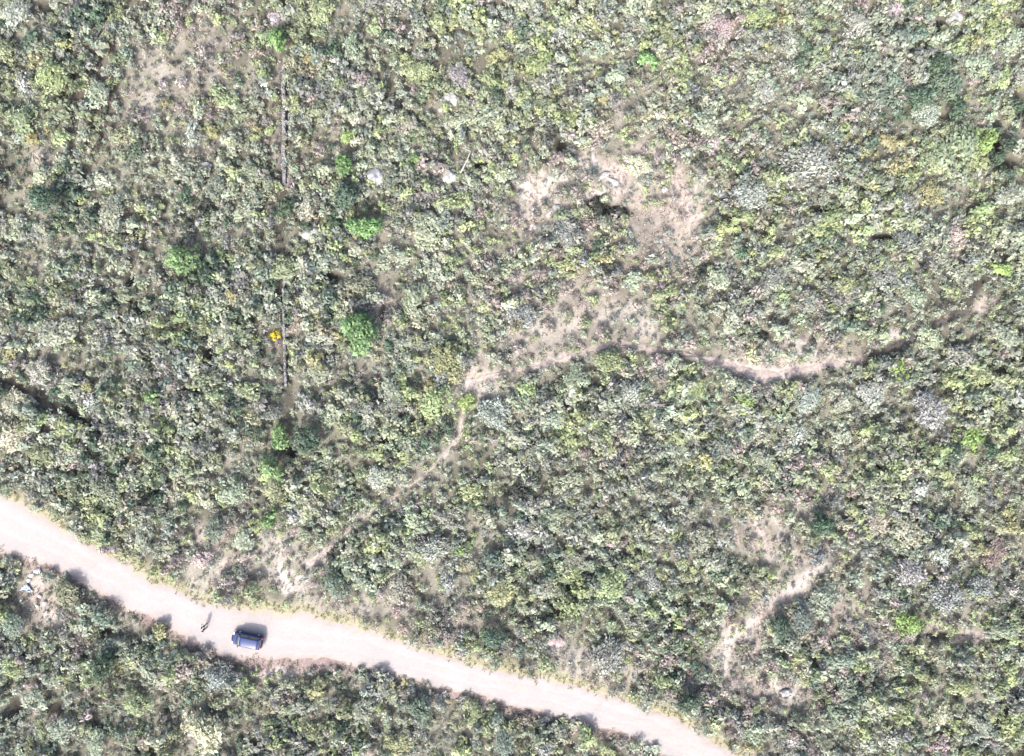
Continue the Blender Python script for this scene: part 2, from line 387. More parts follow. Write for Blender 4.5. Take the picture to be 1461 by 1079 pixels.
# ---------------------------------------------------------------- plant templates (unit radius, unit height = radius)
def unit(v): return v / (np.linalg.norm(v, axis=-1, keepdims=True) + 1e-9)
def leaf_quads(g, n_lobe, n_leaf, leaf, tall=1.0, spread=.62, hue=.05, var=.10):
    a = g.uniform(0, 2 * math.pi, n_lobe); d = np.sqrt(g.uniform(0, 1, n_lobe)) * spread
    d[0] = .05
    rl = g.uniform(.24, .42, n_lobe)
    z = tall * (.42 + .50 * (1 - (d / .75) ** 2)) * g.uniform(.7, 1.08, n_lobe)
    c = np.c_[np.cos(a) * d, np.sin(a) * d, z]
    wl = rl ** 2; k = g.choice(n_lobe, n_leaf, p=wl / wl.sum())
    u = unit(g.normal(size=(n_leaf, 3))); u[:, 2] = np.where(u[:, 2] < -.25, -u[:, 2], u[:, 2])
    p = c[k] + u * (rl[k] * g.uniform(.55, 1.15, n_leaf))[:, None] * np.array((1, 1, .85))
    n = unit(u * .7 + g.normal(size=(n_leaf, 3)) * .34 + np.array((0, 0, .55)))
    t = unit(np.cross(n, g.normal(size=(n_leaf, 3)))); s = np.cross(n, t)
    L = leaf * g.lognormal(0, .32, n_leaf)
    w = L * g.uniform(.35, .75, n_leaf)
    bend = n * (L * g.uniform(-.25, .35, n_leaf))[:, None]
    q = np.stack([p - t * L[:, None], p + s * w[:, None] + bend, p + t * L[:, None], p - s * w[:, None] + bend], 1)
    v = g.lognormal(-.04, var, n_leaf) * g.lognormal(0, .13, n_lobe)[k]
    colr = np.stack([v * (1 + g.normal(0, hue, n_leaf)), v, v * (1 + g.normal(0, hue * 1.6, n_leaf))], 1)
    return q, np.clip(colr, .2, 2.6), c, rl
def twig_quads(g, n, cen, rl, width=.02, var=.2):
    """thin twigs spraying out of every lobe"""
    k = g.choice(len(cen), n, p=rl / rl.sum())
    d = unit(g.normal(size=(n, 3)) + np.array((0, 0, .45)))
    p0 = cen[k] + d * (rl[k] * g.uniform(.0, .5, n))[:, None]; p0[:, 2] = np.maximum(p0[:, 2] * .95, .03)
    dirn = unit(d + g.normal(size=(n, 3)) * .35)
    p1 = p0 + dirn * (rl[k] * g.uniform(.6, 1.1, n))[:, None]; p1[:, 2] = np.maximum(p1[:, 2], .05)
    s = unit(np.cross(dirn, unit(g.normal(size=(n, 3))))) * (width * g.uniform(.6, 1.4, n))[:, None]
    q = np.stack([p0 - s, p0 + s, p1 + s * .3, p1 - s * .3], 1)
    v = g.lognormal(0, var, n)
    return q, np.stack([v, v, v * g.uniform(.92, 1.05, n)], 1)
def tube_quads(pts, radii, n=5):
    pts = np.array(pts, float); out = []
    rings = []
    for i, p in enumerate(pts):
        t = unit(pts[min(i + 1, len(pts) - 1)] - pts[max(i - 1, 0)])
        x = unit(np.cross(t, (0.3, 1, .2))); y = np.cross(t, x)
        an = np.arange(n) * 2 * math.pi / n
        rings.append(p + radii[i] * (np.cos(an)[:, None] * x + np.sin(an)[:, None] * y))
    for r0, r1 in zip(rings[:-1], rings[1:]):
        for j in range(n):
            k = (j + 1) % n
            out.append((r0[j], r0[k], r1[k], r1[j]))
    return np.array(out)
def stem_quads(g, c, rl, rad, z0=-.06):
    qs = []
    for i in np.argsort(-rl)[:8]:
        b = np.array((g.normal(0, .05), g.normal(0, .05), z0)); e = c[i]
        m = (b + e) / 2 + g.normal(0, .05, 3) - np.array((0, 0, .05))
        qs.append(tube_quads([b, m, e], [rad, rad * .65, rad * .25]))
    return np.concatenate(qs)
def tree_wood(g, c, rl, rad, tall):
    fork = np.array((g.normal(0, .04), g.normal(0, .04), tall * .38))
    qs = [tube_quads([(0, 0, -.1), fork * .5 + g.normal(0, .02, 3), fork], [rad * 1.3, rad, rad * .85], 7)]
    for i in range(len(c)):
        m = (fork + c[i]) / 2 + g.normal(0, .05, 3)
        qs.append(tube_quads([fork, m, c[i]], [rad * .6, rad * .4, rad * .12]))
    return np.concatenate(qs)

# ---------------------------------------------------------------- kinds: colour (albedo), noun, adjective, height/radius
KIND = {
    'g': ((0.183, 0.202, 0.159), "grey-green shrub", .80), 'p': ((0.219, 0.246, 0.184), "pale green shrub", .80),
    'o': ((0.161, 0.185, 0.119), "olive shrub", .85), 'y': ((0.197, 0.230, 0.126), "yellow-green shrub", .85),
    'B': ((0.171, 0.241, 0.089), "lime green shrub", .95), 'b': ((.116, .184, .080), "bright green tree", 1.15),
    't': ((.120, .152, .122), "blue-green shrub", .95), 'k': ((0.063, 0.093, 0.065), "dark green tree", 1.25),
    'w': ((0.191, 0.207, 0.180), "whitish grey shrub", .75), 'l': ((0.150, 0.159, 0.147), "bare grey twiggy shrub", .8),
    'd': ((.220, .197, .183), "dry pinkish shrub", .6), 'n': ((0.200, 0.199, 0.145), "tan shrub", .65),
    'G': ((0.209, 0.204, 0.113), "golden shrub", .75), 'V': ((0.386, 0.307, 0.015), "vivid yellow bush", .8),
    'r': ((0.127, 0.113, 0.098), "reddish brown dead bush", .7), 'K': ((0.037, 0.042, 0.036), "very dark bush", .8),
}
TREES = 'bk'
TWIGGY = 'wldrn'
templates = {}
def build_templates():
    g = np.random.default_rng(3)
    def shrub(key, i, tw, n_leaf, n_twig, leaf, lobes, tww=.02):
        q, c, cen, rl = leaf_quads(g, lobes, n_leaf, leaf, spread=g.uniform(.62, .85))
        if n_twig:
            q2, c2 = twig_quads(g, n_twig, cen, rl, tww)
            q = np.concatenate([q, q2]); c = np.concatenate([c, c2 * 1.02])
        me = quad_mesh("foliage", q, c, M_TWIG if tw else M_LEAF)
        sq = stem_quads(g, cen, rl, .035)
        sm = quad_mesh("stems", sq, np.ones((len(sq), 3)), M_BARK)
        templates.setdefault(key, []).append((me, sm))
    for i in range(6):
        shrub('S', i, False, 190, 0, .135, 9)
        shrub('M', i, False, 420, 0, .098, 14)
        shrub('L', i, False, 900, 0, .070, 22)
        shrub('tS', i, True, 150, 160, .11, 9, .026)
        shrub('tM', i, True, 330, 380, .080, 16, .018)
        shrub('tL', i, True, 700, 1000, .058, 34, .012)
    for i in range(4):
        for key, nl, lf, lo in (('TS', 420, .105, 12), ('TL', 1100, .068, 24)):
            q, c, cen, rl = leaf_quads(g, lo, nl, lf, tall=1.15, var=.22, hue=.08)
            templates.setdefault(key, []).append((quad_mesh("crown", q, c, M_LEAF), quad_mesh("trunk", tw := tree_wood(g, cen, rl, .05, 1.15), np.ones((len(tw), 3)), M_BARK)))
build_templates()

# hand-read plants: (px, py, radius px, kind)
PLANTS = [
 # upper left
 (77,110,26,'y'),(109,119,9,'y'),(40,172,24,'o'),(44,198,14,'G'),(10,74,20,'o'),(90,198,18,'y'),(178,193,18,'o'),(141,138,22,'p'),(399,61,17,'b'),(231,55,13,'y'),(272,29,11,'y'),
 (307,20,14,'n'),(236,77,11,'n'),(241,149,10,'G'),(262,122,15,'d'),(235,124,12,'d'),(379,107,15,'y'),(423,90,13,'n'),(446,84,13,'G'),(459,17,20,'y'),(319,137,18,'y'),(348,160,16,'o'),(300,188,13,'G'),
 (416,147,5,'r'),(62,251,16,'n'),(60,225,15,'d'),(67,285,25,'k'),(10,151,9,'t'),(148,258,17,'n'),(158,305,21,'p'),(94,231,14,'p'),(262,297,15,'w'),(261,371,21,'b'),(409,295,16,'k'),(402,316,15,'o'),
 (364,241,20,'o'),(335,248,16,'y'),(396,265,10,'y'),(487,231,10,'b'),(181,77,13,'t'),(104,30,18,'t'),(168,22,16,'y'),(116,64,12,'d'),(20,20,22,'w'),(35,120,18,'w'),(18,330,18,'p'),(60,330,16,'g'),
 (222,300,16,'p'),(300,270,20,'g'),(350,300,18,'p'),(440,300,17,'w'),(470,330,15,'y'),(330,205,18,'p'),(430,200,16,'n'),(450,160,18,'o'),(455,215,16,'d'),(425,235,12,'n'),(395,30,18,'d'),(340,60,16,'d'),
 (290,75,14,'d'),(275,190,18,'w'),(255,235,16,'p'),(215,245,15,'g'),(120,190,14,'g'),(130,95,14,'l'),(160,105,16,'w'),(205,170,16,'d'),
 # upper middle
 (500,196,15,'B'),(492,236,16,'b'),(495,280,21,'k'),(522,322,21,'b'),(594,97,21,'y'),(599,121,11,'y'),(708,79,17,'y'),(636,49,13,'y'),(560,34,10,'b'),(658,111,20,'l'),(619,144,9,'n'),(767,100,23,'y'),
 (659,171,20,'p'),(700,164,19,'p'),(622,203,10,'b'),(589,230,15,'B'),(686,228,11,'y'),(733,201,15,'y'),(750,206,9,'b'),(736,228,13,'y'),(565,252,18,'t'),(924,89,13,'b'),(815,166,17,'y'),(856,144,12,'G'),
 (832,144,12,'d'),(908,235,20,'n'),(847,257,10,'B'),(846,245,9,'t'),(857,296,21,'K'),(881,300,14,'K'),(807,337,23,'l'),(773,352,14,'y'),(612,325,27,'p'),(720,248,18,'p'),(572,305,11,'y'),(572,276,13,'t'),(807,275,10,'o'),
 (500,65,18,'p'),(535,40,15,'y'),(520,90,14,'p'),(540,130,16,'w'),(515,115,14,'d'),(585,180,18,'g'),(745,40,16,'w'),(800,45,18,'w'),(850,70,18,'p'),(905,40,18,'g'),(880,110,17,'p'),(950,60,20,'y'),(975,110,18,'y'),
 (940,170,18,'n'),(700,120,18,'y'),(790,125,15,'y'),(820,100,14,'p'),(760,70,14,'w'),(655,200,14,'y'),(690,200,12,'g'),(860,185,18,'n'),(895,175,14,'y'),(815,195,14,'d'),(780,205,14,'l'),(765,230,13,'g'),(640,290,18,'y'),(665,320,14,'y'),
 # upper right
 (1024,40,24,'d'),(1051,96,14,'d'),(1020,4,13,'n'),(1081,24,20,'y'),(1025,116,13,'y'),(1219,37,24,'w'),(1341,37,12,'K'),(1276,13,18,'d'),(1404,15,14,'t'),(1309,54,18,'t'),(1274,64,14,'t'),(1239,84,17,'t'),(1185,118,14,'t'),
 (1272,114,17,'t'),(1340,94,18,'k'),(1350,124,26,'t'),(1309,140,20,'k'),(1225,141,14,'t'),(1363,158,16,'k'),(1146,145,17,'p'),(1061,165,13,'B'),(1114,175,15,'y'),(1320,163,20,'w'),(1266,205,17,'G'),(1272,232,12,'G'),
 (1330,277,20,'G'),(1403,200,19,'B'),(1397,232,11,'y'),(1366,204,36,'o'),(1345,188,20,'o'),(1388,222,20,'y'),(1335,232,18,'y'),(1330,220,22,'o'),(1440,204,16,'k'),(1428,222,13,'k'),(1452,152,15,'k'),(1424,186,12,'k'),(1158,232,34,'l'),(1071,279,26,'l'),(1178,313,24,'y'),(1114,313,15,'n'),(1289,292,19,'w'),(1293,346,20,'l'),
 (1363,339,19,'d'),(1410,339,14,'y'),(1440,55,22,'p'),(1400,90,20,'p'),(1430,110,18,'y'),(1380,60,16,'y'),(1440,160,14,'y'),(1130,60,18,'w'),(1170,80,17,'p'),(1200,185,16,'y'),(1090,130,18,'w'),(1000,170,18,'g'),(1015,205,18,'d'),
 (1245,260,20,'o'),(1210,280,18,'p'),(1300,250,18,'y'),(1440,280,20,'p'),(1400,300,18,'y'),(1240,320,18,'p'),(1030,330,18,'y'),(1060,235,16,'y'),(1020,240,13,'n'),
 # middle left
 (295,391,21,'k'),(84,476,30,'p'),(104,482,13,'y'),(127,437,17,'t'),(124,399,16,'w'),(37,457,13,'w'),(86,415,17,'y'),(15,506,18,'G'),(27,531,15,'n'),(60,603,17,'y'),(241,504,16,'p'),(278,524,18,'p'),(248,427,17,'p'),
 (195,521,16,'t'),(218,565,12,'b'),(357,412,4,'V'),(368,412,5,'V'),(335,404,18,'d'),(391,478,9,'V'),(423,464,17,'r'),(404,380,22,'o'),(355,558,19,'y'),(317,578,13,'y'),(399,625,15,'b'),(439,628,24,'k'),(248,648,12,'y'),
 (288,648,12,'y'),(312,648,14,'o'),(389,669,17,'b'),(396,702,24,'y'),(349,605,12,'t'),(245,596,12,'y'),(47,682,19,'n'),(201,690,16,'t'),(20,575,22,'n'),(15,625,26,'n'),(60,650,20,'o'),(100,640,18,'g'),(60,530,20,'w'),(95,550,18,'p'),
 (130,575,17,'w'),(170,590,18,'p'),(210,440,16,'w'),(225,395,15,'g'),(320,440,18,'p'),(315,480,18,'g'),(340,510,16,'w'),(370,520,16,'o'),(440,430,18,'w'),(460,480,20,'p'),(455,530,20,'p'),(440,575,18,'l'),(470,590,18,'p'),(300,600,15,'g'),
 (150,460,16,'l'),(170,380,16,'p'),(30,400,16,'o'),(150,700,22,'g'),(105,700,18,'o'),(330,700,22,'g'),(290,710,18,'p'),(445,680,16,'w'),(465,655,18,'p'),(440,720,20,'p'),
 # middle
 (510,478,28,'b'),(516,455,14,'b'),(510,410,20,'o'),(643,372,16,'y'),(619,385,18,'p'),(659,429,11,'B'),(661,486,11,'B'),(634,518,26,'y'),(626,575,27,'y'),(666,575,14,'B'),(753,558,18,'y'),(743,451,22,'w'),(810,383,17,'y'),
 (864,380,15,'K'),(706,591,25,'l'),(673,628,10,'r'),(700,620,11,'n'),(834,648,12,'r'),(882,689,9,'n'),(870,516,22,'y'),(966,548,15,'y'),(965,625,17,'y'),(864,615,18,'y'),(576,653,17,'y'),(673,705,18,'y'),(693,689,14,'t'),
 (747,697,21,'K'),(716,542,14,'n'),(595,430,24,'p'),(560,370,18,'p'),(580,520,18,'g'),(560,560,20,'p'),(530,590,20,'w'),(540,680,20,'w'),(600,610,15,'o'),(820,540,20,'g'),(900,560,22,'w'),(930,580,18,'w'),(860,570,16,'w'),(790,600,20,'p'),
 (760,640,22,'g'),(815,690,18,'p'),(900,620,18,'p'),(930,680,20,'g'),(720,655,15,'g'),(780,350,12,'l'),(900,400,18,'p'),(880,360,14,'n'),(950,420,18,'o'),(950,460,15,'y'),(700,430,14,'g'),(700,480,14,'g'),(720,380,18,'p'),
 # middle right
 (1430,387,17,'B'),(1353,414,15,'y'),(1207,407,20,'y'),(1256,464,11,'B'),(1086,479,14,'K'),(1286,525,18,'B'),(1326,582,28,'l'),(1081,605,17,'w'),(1059,576,17,'B'),(994,555,20,'y'),(1390,626,18,'B'),(1410,642,15,'k'),(1246,609,12,'t'),
 (1279,663,18,'y'),(1188,673,16,'d'),(1101,579,10,'r'),(1434,478,22,'p'),(1025,400,20,'p'),(1040,450,22,'p'),(1100,400,22,'l'),(1150,430,20,'g'),(1150,380,18,'p'),(1260,390,22,'l'),(1300,420,20,'g'),(1330,480,20,'p'),(1370,510,22,'g'),
 (1400,540,20,'y'),(1240,560,22,'w'),(1200,570,20,'p'),(1150,570,20,'w'),(1030,640,20,'g'),(1090,660,20,'p'),(1140,620,18,'w'),(1200,620,18,'p'),(1340,640,16,'y'),(1440,570,18,'g'),(1310,700,18,'w'),(1380,700,20,'g'),(1440,650,18,'y'),(1250,700,16,'p'),(1060,690,18,'p'),
 # lower left
 (97,846,21,'o'),(148,950,20,'k'),(191,1001,20,'y'),(131,910,13,'n'),(67,927,9,'G'),(231,900,15,'G'),(288,940,16,'n'),(312,967,22,'l'),(349,980,18,'y'),(382,1034,16,'y'),(453,984,18,'G'),(476,1041,16,'y'),(292,1044,34,'n'),
 (13,954,21,'y'),(50,997,18,'p'),(386,739,17,'b'),(308,756,20,'t'),(265,769,11,'y'),(241,739,16,'t'),(420,738,17,'w'),(180,930,18,'g'),(210,950,18,'g'),(20,890,20,'t'),(40,915,14,'y'),(150,880,18,'t'),(90,1040,20,'g'),(140,1060,20,'p'),
 (260,1000,14,'n'),(400,990,16,'d'),(425,1060,18,'g'),(180,790,18,'o'),(140,755,20,'o'),(100,735,14,'n'),(350,770,18,'p'),(345,835,13,'d'),(290,800,18,'d'),(475,830,22,'t'),(440,760,16,'p'),(205,765,20,'g'),
 # lower middle
 (532,779,16,'y'),(539,805,13,'t'),(658,781,14,'B'),(706,797,18,'t'),(612,783,25,'w'),(720,736,16,'t'),(743,757,21,'w'),(716,846,23,'y'),(871,836,26,'y'),(901,779,11,'B'),(574,801,11,'r'),(703,907,18,'k'),(743,930,14,'t'),
 (775,945,14,'o'),(864,937,28,'l'),(944,970,18,'y'),(673,1017,18,'y'),(569,1061,20,'y'),(663,1064,16,'y'),(532,981,9,'G'),(753,1029,12,'r'),(837,1054,18,'y'),(520,1010,20,'g'),(600,1010,20,'t'),(720,1060,20,'t'),(780,1065,18,'l'),
 (590,740,18,'p'),(640,740,18,'g'),(800,740,18,'p'),(850,760,18,'p'),(820,800,20,'g'),(780,840,20,'g'),(930,830,20,'l'),(940,760,18,'g'),(640,830,18,'l'),(570,840,20,'g'),(920,890,18,'g'),(960,920,18,'g'),
 # lower right
 (1148,927,10,'y'),(1172,748,20,'k'),(1249,750,21,'n'),(1296,759,24,'p'),(1440,746,17,'G'),(1299,887,20,'B'),(1306,920,14,'y'),(1299,948,15,'y'),(1286,1008,13,'y'),(1370,978,20,'y'),(1340,1021,17,'n'),(1300,820,26,'l'),(1350,850,26,'l'),
 (1114,894,18,'k'),(1400,840,20,'l'),(1020,810,22,'p'),(1060,830,16,'n'),(1060,870,16,'n'),(1000,770,20,'g'),(990,850,16,'g'),(1150,880,20,'t'),(1180,850,20,'g'),(1200,940,22,'g'),(1210,980,20,'g'),(1190,1020,20,'p'),(1250,1010,18,'g'),
 (1430,900,20,'g'),(1440,960,18,'y'),(1400,1030,20,'g'),(1440,1040,18,'y'),(1270,1055,18,'w'),(1340,1065,18,'d'),(1080,1050,20,'g'),(1130,1060,18,'d'),(980,1000,18,'k'),(1000,960,16,'t'),(1420,790,20,'r'),(1340,790,18,'w'),(1120,700,16,'d'),(1210,730,16,'y'),
]
_tree = lambda p: p[3] in TREES and p[2] >= 12
_sh = sorted((p for p in PLANTS if not _tree(p)), key=lambda p: -(p[2] + (30 if p[3] in 'VrK' else 3 if p[3] in 'BG' else 0)))
SMALL = _sh[285:]                      # these join the scrub mass below
PLANTS = [p for p in PLANTS if _tree(p)] + _sh[:285]

LANDMARKS = [(352,914,"the blue car"),(289,896,"the two people"),(37,838,"the pale blue sheet"),(644,141,"the biggest pale boulder"),(404,170,"the upper ruined wall"),(405,490,"the lower ruined wall"),
 (510,478,"the large bright green tree"),(790,275,"the bare pale clearing"),(968,300,"the pink bare patch"),(1085,532,"the pink bend of the trail"),(537,250,"the blue-grey boulder"),(443,330,"the pale boulder by the wall"),
 (665,548,"the trail fork"),(1041,918,"the foot of the worn track"),(1172,806,"the top of the worn track"),(100,585,"the shaded gully"),(1384,440,"the right end of the trail"),(792,914,"the pink boulder"),(405,824,"the pink soil patch"),
 (857,296,"the darkest bush in the clearing"),(399,61,"the bright tree by the wall top"),(1440,204,"the dark right-edge tree"),(630,655,"the thin curve of the trail"),(875,489,"the crest of the long trail")]
special = {(510,478): "largest bright green tree, left of the trail fork, standing alone", (391,478): "vivid yellow bush touching the lower ruined wall", (399,61): "bright green tree at the top end of the upper ruined wall",
 (857,296): "very dark bush at the lower edge of the bare pale clearing", (1440,204): "dark green tree in the shady gap by the right edge", (1158,232): "widest bare grey twiggy shrub, in the upper right scrub",
 (423,464): "reddish brown dead bush beside the lower ruined wall and the vivid yellow bush", (292,1044): "broad tan shrub at the bottom edge, below the blue car", (84,476): "broad pale green round shrub above the shaded gully",
 (368,412): "tiny yellow bush, right of a pair above the vivid yellow bush", (357,412): "tiny yellow bush, left of a pair above the vivid yellow bush", (706,591): "pale bare twiggy shrub just below the trail fork",
 (864,937): "wide bare twiggy shrub right of the pink boulder above the road", (807,337): "greyish dead twiggy shrub below the bare pale clearing"}
DIRS = ["to the right of", "to the upper right of", "above", "to the upper left of", "to the left of", "to the lower left of", "below", "to the lower right of"]
ORD = ["", "second nearest", "third nearest", "fourth nearest", "fifth nearest", "sixth nearest", "seventh nearest", "eighth nearest", "ninth nearest", "tenth nearest"]
def labels():
    """one label per plant: kind, then its direction from the nearest landmark and its rank there"""
    keys = {}
    for i, (px, py, r, k) in enumerate(PLANTS):
        if (px, py) in special: continue
        lx, ly, ph = min(LANDMARKS, key=lambda L: (L[0] - px) ** 2 + (L[1] - py) ** 2)
        d = int(round(math.atan2(ly - py, px - lx) / (math.pi / 4))) % 8
        keys.setdefault((KIND[k][1], DIRS[d], ph), []).append((math.hypot(px - lx, py - ly), i))
    out = {}
    for (noun, d, ph), L in keys.items():
        L.sort()
        for n, (_, i) in enumerate(L):
            r = PLANTS[i][2]
            out[i] = f"{noun} {d} {ph}" if len(L) == 1 else (f"nearest {noun} {d} {ph}" if n == 0 else f"{ORD[n]} {noun} {d} {ph}")
    for i, p in enumerate(PLANTS):
        if (p[0], p[1]) in special: out[i] = special[(p[0], p[1])]
    return out
LAB = labels()
GROUPS = {'tree': "trees standing in the scrub", 'shrub': "shrubs large enough to tell apart in the scrub", 'bush': "shrubs large enough to tell apart in the scrub"}
plant_xy = []
g = np.random.default_rng(5)
for i, (px, py, r, k) in enumerate(PLANTS):
    colr, noun, hr = KIND[k]
    R_ = r * S * g.uniform(.98, 1.1) * (1.15 if k == 'b' else 1)
    tree = k in TREES and r >= 12
    hgt = min(R_ * hr * g.uniform(.9, 1.15), 3.4) if not tree else min(R_ * hr * 1.1, 4.2)
    hgt = max(hgt, .45)
    loc = W(px, py, hgt * .6); loc.z = hz(loc.x, loc.y)
    fam = ('TS' if r < 18 else 'TL') if tree else (('t' if k in TWIGGY else '') + ('S' if r < 12 else 'M' if r < 20 else 'L'))
    me, sm = templates[fam][g.integers(len(templates[fam]))]
    word = noun.split()[-1]
    root = empty("tree" if tree else "shrub", loc, g.uniform(0, 2 * math.pi))
    asp = g.uniform(.78, 1.25)
    root.scale = (R_ * asp, R_ / asp, hgt)
    tag(root, LAB[i] if not tree or 'tree' in LAB[i] else LAB[i].replace('shrub', 'tree'), "tree" if tree else "shrub", GROUPS['tree' if tree else 'shrub'])
    a = obj("crown" if tree else "foliage", me, root)
    vv = g.lognormal(0, .08) * (.80 if k in 'wl' else .74 if k == 'd' else 1)
    a.color = (*[c * vv * g.uniform(.94, 1.06) for c in colr], 1)
    b = obj("trunk" if tree else "stems", sm, root)
    plant_xy.append((loc.x, loc.y, R_, ))
ROCK_SPOTS = [(643, 141, 15), (664, 145, 8), (632, 156, 6), (537, 250, 14), (641, 252, 11), (443, 331, 14), (292, 236, 10), (287, 318, 9), (1030, 275, 11), (1362, 25, 11), (792, 914, 11), (755, 890, 5), (238, 1045, 8), (334, 136, 7),
              (1378, 774, 9), (948, 270, 6), (1122, 990, 8), (877, 260, 13), (862, 250, 8), (789, 300, 10), (818, 314, 10), (760, 325, 9), (37, 839, 12), (53, 815, 8), (44, 823, 9), (56, 851, 5), (62, 864, 7)]
for px, py, r in ROCK_SPOTS:
    c = W(px, py - 3 * 0, .3); plant_xy.append((c.x, c.y, (r + 5) * S))
plant_xy = np.array(plant_xy)

# ---------------------------------------------------------------- the scrub between them: one mass nobody could count
ZONES = [(60,60,110,120,'k',.5),(60,330,120,120,'k',.3),(900,220,170,90,'d',1.0),(860,400,150,90,'d',.9),(820,230,120,60,'w',.7),(1430,180,50,60,'k',.8), # px, py, rx, ry, kind, weight
 (80,450,160,260,'k',.25),(250,500,200,250,'k',.18),(90,260,60,80,'k',.6),(300,400,50,60,'k',.6),(430,640,60,50,'k',.8),(250,100,90,110,'d',1.5),(90,130,80,100,'l',.8),(430,200,60,150,'n',.7),(430,150,50,90,'d',.6),
 (510,300,40,120,'k',.9),(515,430,40,60,'t',.8),(20,600,50,60,'n',2.0),(480,100,60,100,'o',.5),(620,80,140,80,'o',.3),(740,20,260,80,'w',.8),(780,95,140,60,'y',.9),(900,180,90,70,'n',1.4),(960,280,70,120,'d',1.8),
 (800,270,90,60,'d',1.4),(850,440,110,60,'d',1.8),(740,470,60,70,'w',.8),(620,540,60,110,'y',1.4),(600,400,80,120,'p',1.0),(1300,110,110,80,'t',2.2),(1430,60,80,120,'y',1.6),(1430,130,70,120,'p',1.2),(1370,210,80,50,'y',1.8),
 (1150,240,120,60,'l',1.4),(1080,80,130,110,'w',.8),(1100,30,140,60,'p',.6),(1020,60,60,60,'d',1.0),(1000,220,50,120,'d',.9),(1270,210,60,60,'G',.9),(1180,310,140,60,'y',.6),(1290,330,100,60,'l',.6),(1130,500,90,50,'d',1.5),
 (1320,580,80,40,'l',1.4),(1150,590,240,80,'w',.5),(1380,620,90,60,'y',.8),(1050,620,200,100,'p',.4),(860,560,240,110,'p',.5),(860,740,260,120,'g',.6),(700,830,160,60,'y',.5),(600,790,140,50,'g',.6),(330,800,110,50,'d',2.0),
 (520,870,170,40,'d',1.5),(600,880,140,24,'n',1.0),(700,890,120,30,'d',.8),(870,940,90,40,'d',1.5),(1090,970,100,60,'d',2.4),(1100,790,90,70,'n',1.2),(1180,680,90,50,'d',.8),(1310,840,110,60,'l',1.6),(1420,790,80,50,'d',1.2),(1250,900,60,80,'d',.9),
 (1330,960,140,90,'y',.6),(1170,1000,120,80,'g',.7),(300,1040,90,50,'n',1.8),(180,920,200,120,'g',.7),(600,1030,330,60,'k',.5),(420,1000,120,60,'d',.7),(450,1000,200,70,'o',.7),(100,870,60,50,'d',1.4),(60,780,200,30,'n',.8),(200,760,120,60,'o',.8),
 (440,560,50,60,'l',1.4),(450,480,50,130,'p',1.0),(550,420,40,100,'l',.8),(550,450,30,80,'d',.7),(730,700,80,50,'k',.6),(700,600,50,40,'l',1.2),(930,380,90,60,'o',.4),(60,520,60,40,'w',1.2),
]
BASEW = {'g': 1.0, 'p': .62, 'o': .62, 'y': .34, 't': .10, 'w': .50, 'l': .30, 'd': .12, 'n': .07, 'G': .03, 'k': .10, 'K': .06}
KEYS = list(BASEW)
def kind_weights(x, y):
    w = {}
    for j, k in enumerate(KEYS):
        n = fbm(x, y, 7, 101 + 3 * j)
        w[k] = BASEW[k] * np.exp((n - .5) * 7.0)
    for px, py, rx, ry, k, wt in ZONES:
        c = W(px, py)
        w[k] = w[k] + wt * 1.5 * np.exp(-.5 * ((x - c.x) / (rx * S * .6)) ** 2 - .5 * ((y - c.y) / (ry * S * .6)) ** 2) * np.exp((vnoise(x, y, 4, 77) - .5) * 2)
    a = np.stack([w[k] for k in KEYS], 1)
    return a / a.sum(1, keepdims=True)
STEP = 1.02
def clear_of_plants(x, y, f):
    ok = np.ones(len(x), bool)
    for cx, cy, r in plant_xy:
        near = (np.abs(x - cx) < r) & (np.abs(y - cy) < r)
        if near.any(): ok[near] &= np.hypot(x[near] - cx, y[near] - cy) > r * f
    return ok
xs, ys = np.meshgrid(np.arange(-85, 85, STEP), np.arange(-66, 66, STEP))
xs = xs.ravel() + rng.uniform(-.55, .55, xs.size) * STEP; ys = ys.ravel() + rng.uniform(-.55, .55, ys.size) * STEP
open_ = np.maximum(bare_mask(xs, ys) * .64, trail_mask(xs, ys) * .85)
south = sstep(-1, 1, np.interp(xs, road_b[:, 0], road_b[:, 1]) - ys)
tr_near = trail_gap(xs, ys)
gul = np.minimum(np.minimum(dist_poly(xs, ys, GULLY_SHADE) - .55, dist_poly(xs, ys, TRAIL_SHADE) - .45), dist_poly(xs, ys, WALL_LINE) - .36)
keep = (rng.random(xs.size) > open_) & (road_edge(xs, ys) > .85 - .45 * south) & (tr_near > .02) & (gul > 0) & clear_of_plants(xs, ys, .50)
# gaps in the thicket where the dark litter shows
gap = fbm(xs, ys, 2.6, 201)
leftness = sstep(60, -20, xs)
keep &= rng.random(xs.size) > (sstep(.58, .74, gap) * (.12 + .42 * leftness))
keep &= shade_dips(xs, ys, False) < .25 + .7 * rng.random(xs.size)
keep &= rng.random(xs.size) > .5 * oval_mask(xs + 3 * (fbm(xs, ys, 4, 221) - .5) * 2, ys + 3 * (fbm(xs, ys, 4, 231) - .5) * 2, 128, 135, 34, 72)
xs, ys = xs[keep], ys[keep]
rad = np.clip(rng.lognormal(-.13, .30, xs.size) * (.72 + .62 * sstep(.3, .7, fbm(xs, ys, 6, 211))), .40, 1.75)
lim = np.minimum(tr_near[keep], gul[keep]) + .35
rad = np.minimum(rad, np.maximum(lim, .35))
rad *= 1 - .5 * open_[keep]
hgt = rad * rng.uniform(.75, 1.5, xs.size) * (1 - .35 * open_[keep]) * (1 - .45 * south[keep] * (1 - sstep(.8, 2.6, road_dist(xs, ys))))
zs = height(xs, ys)
pw = kind_weights(xs, ys)
dry = open_[keep][:, None] * np.array([1.8 if k == 'd' else 1.0 if k in 'wln' else .4 if k in 'poy' else 0 for k in KEYS])
pw = pw * (1 - open_[keep][:, None]) + dry; pw /= pw.sum(1, keepdims=True)
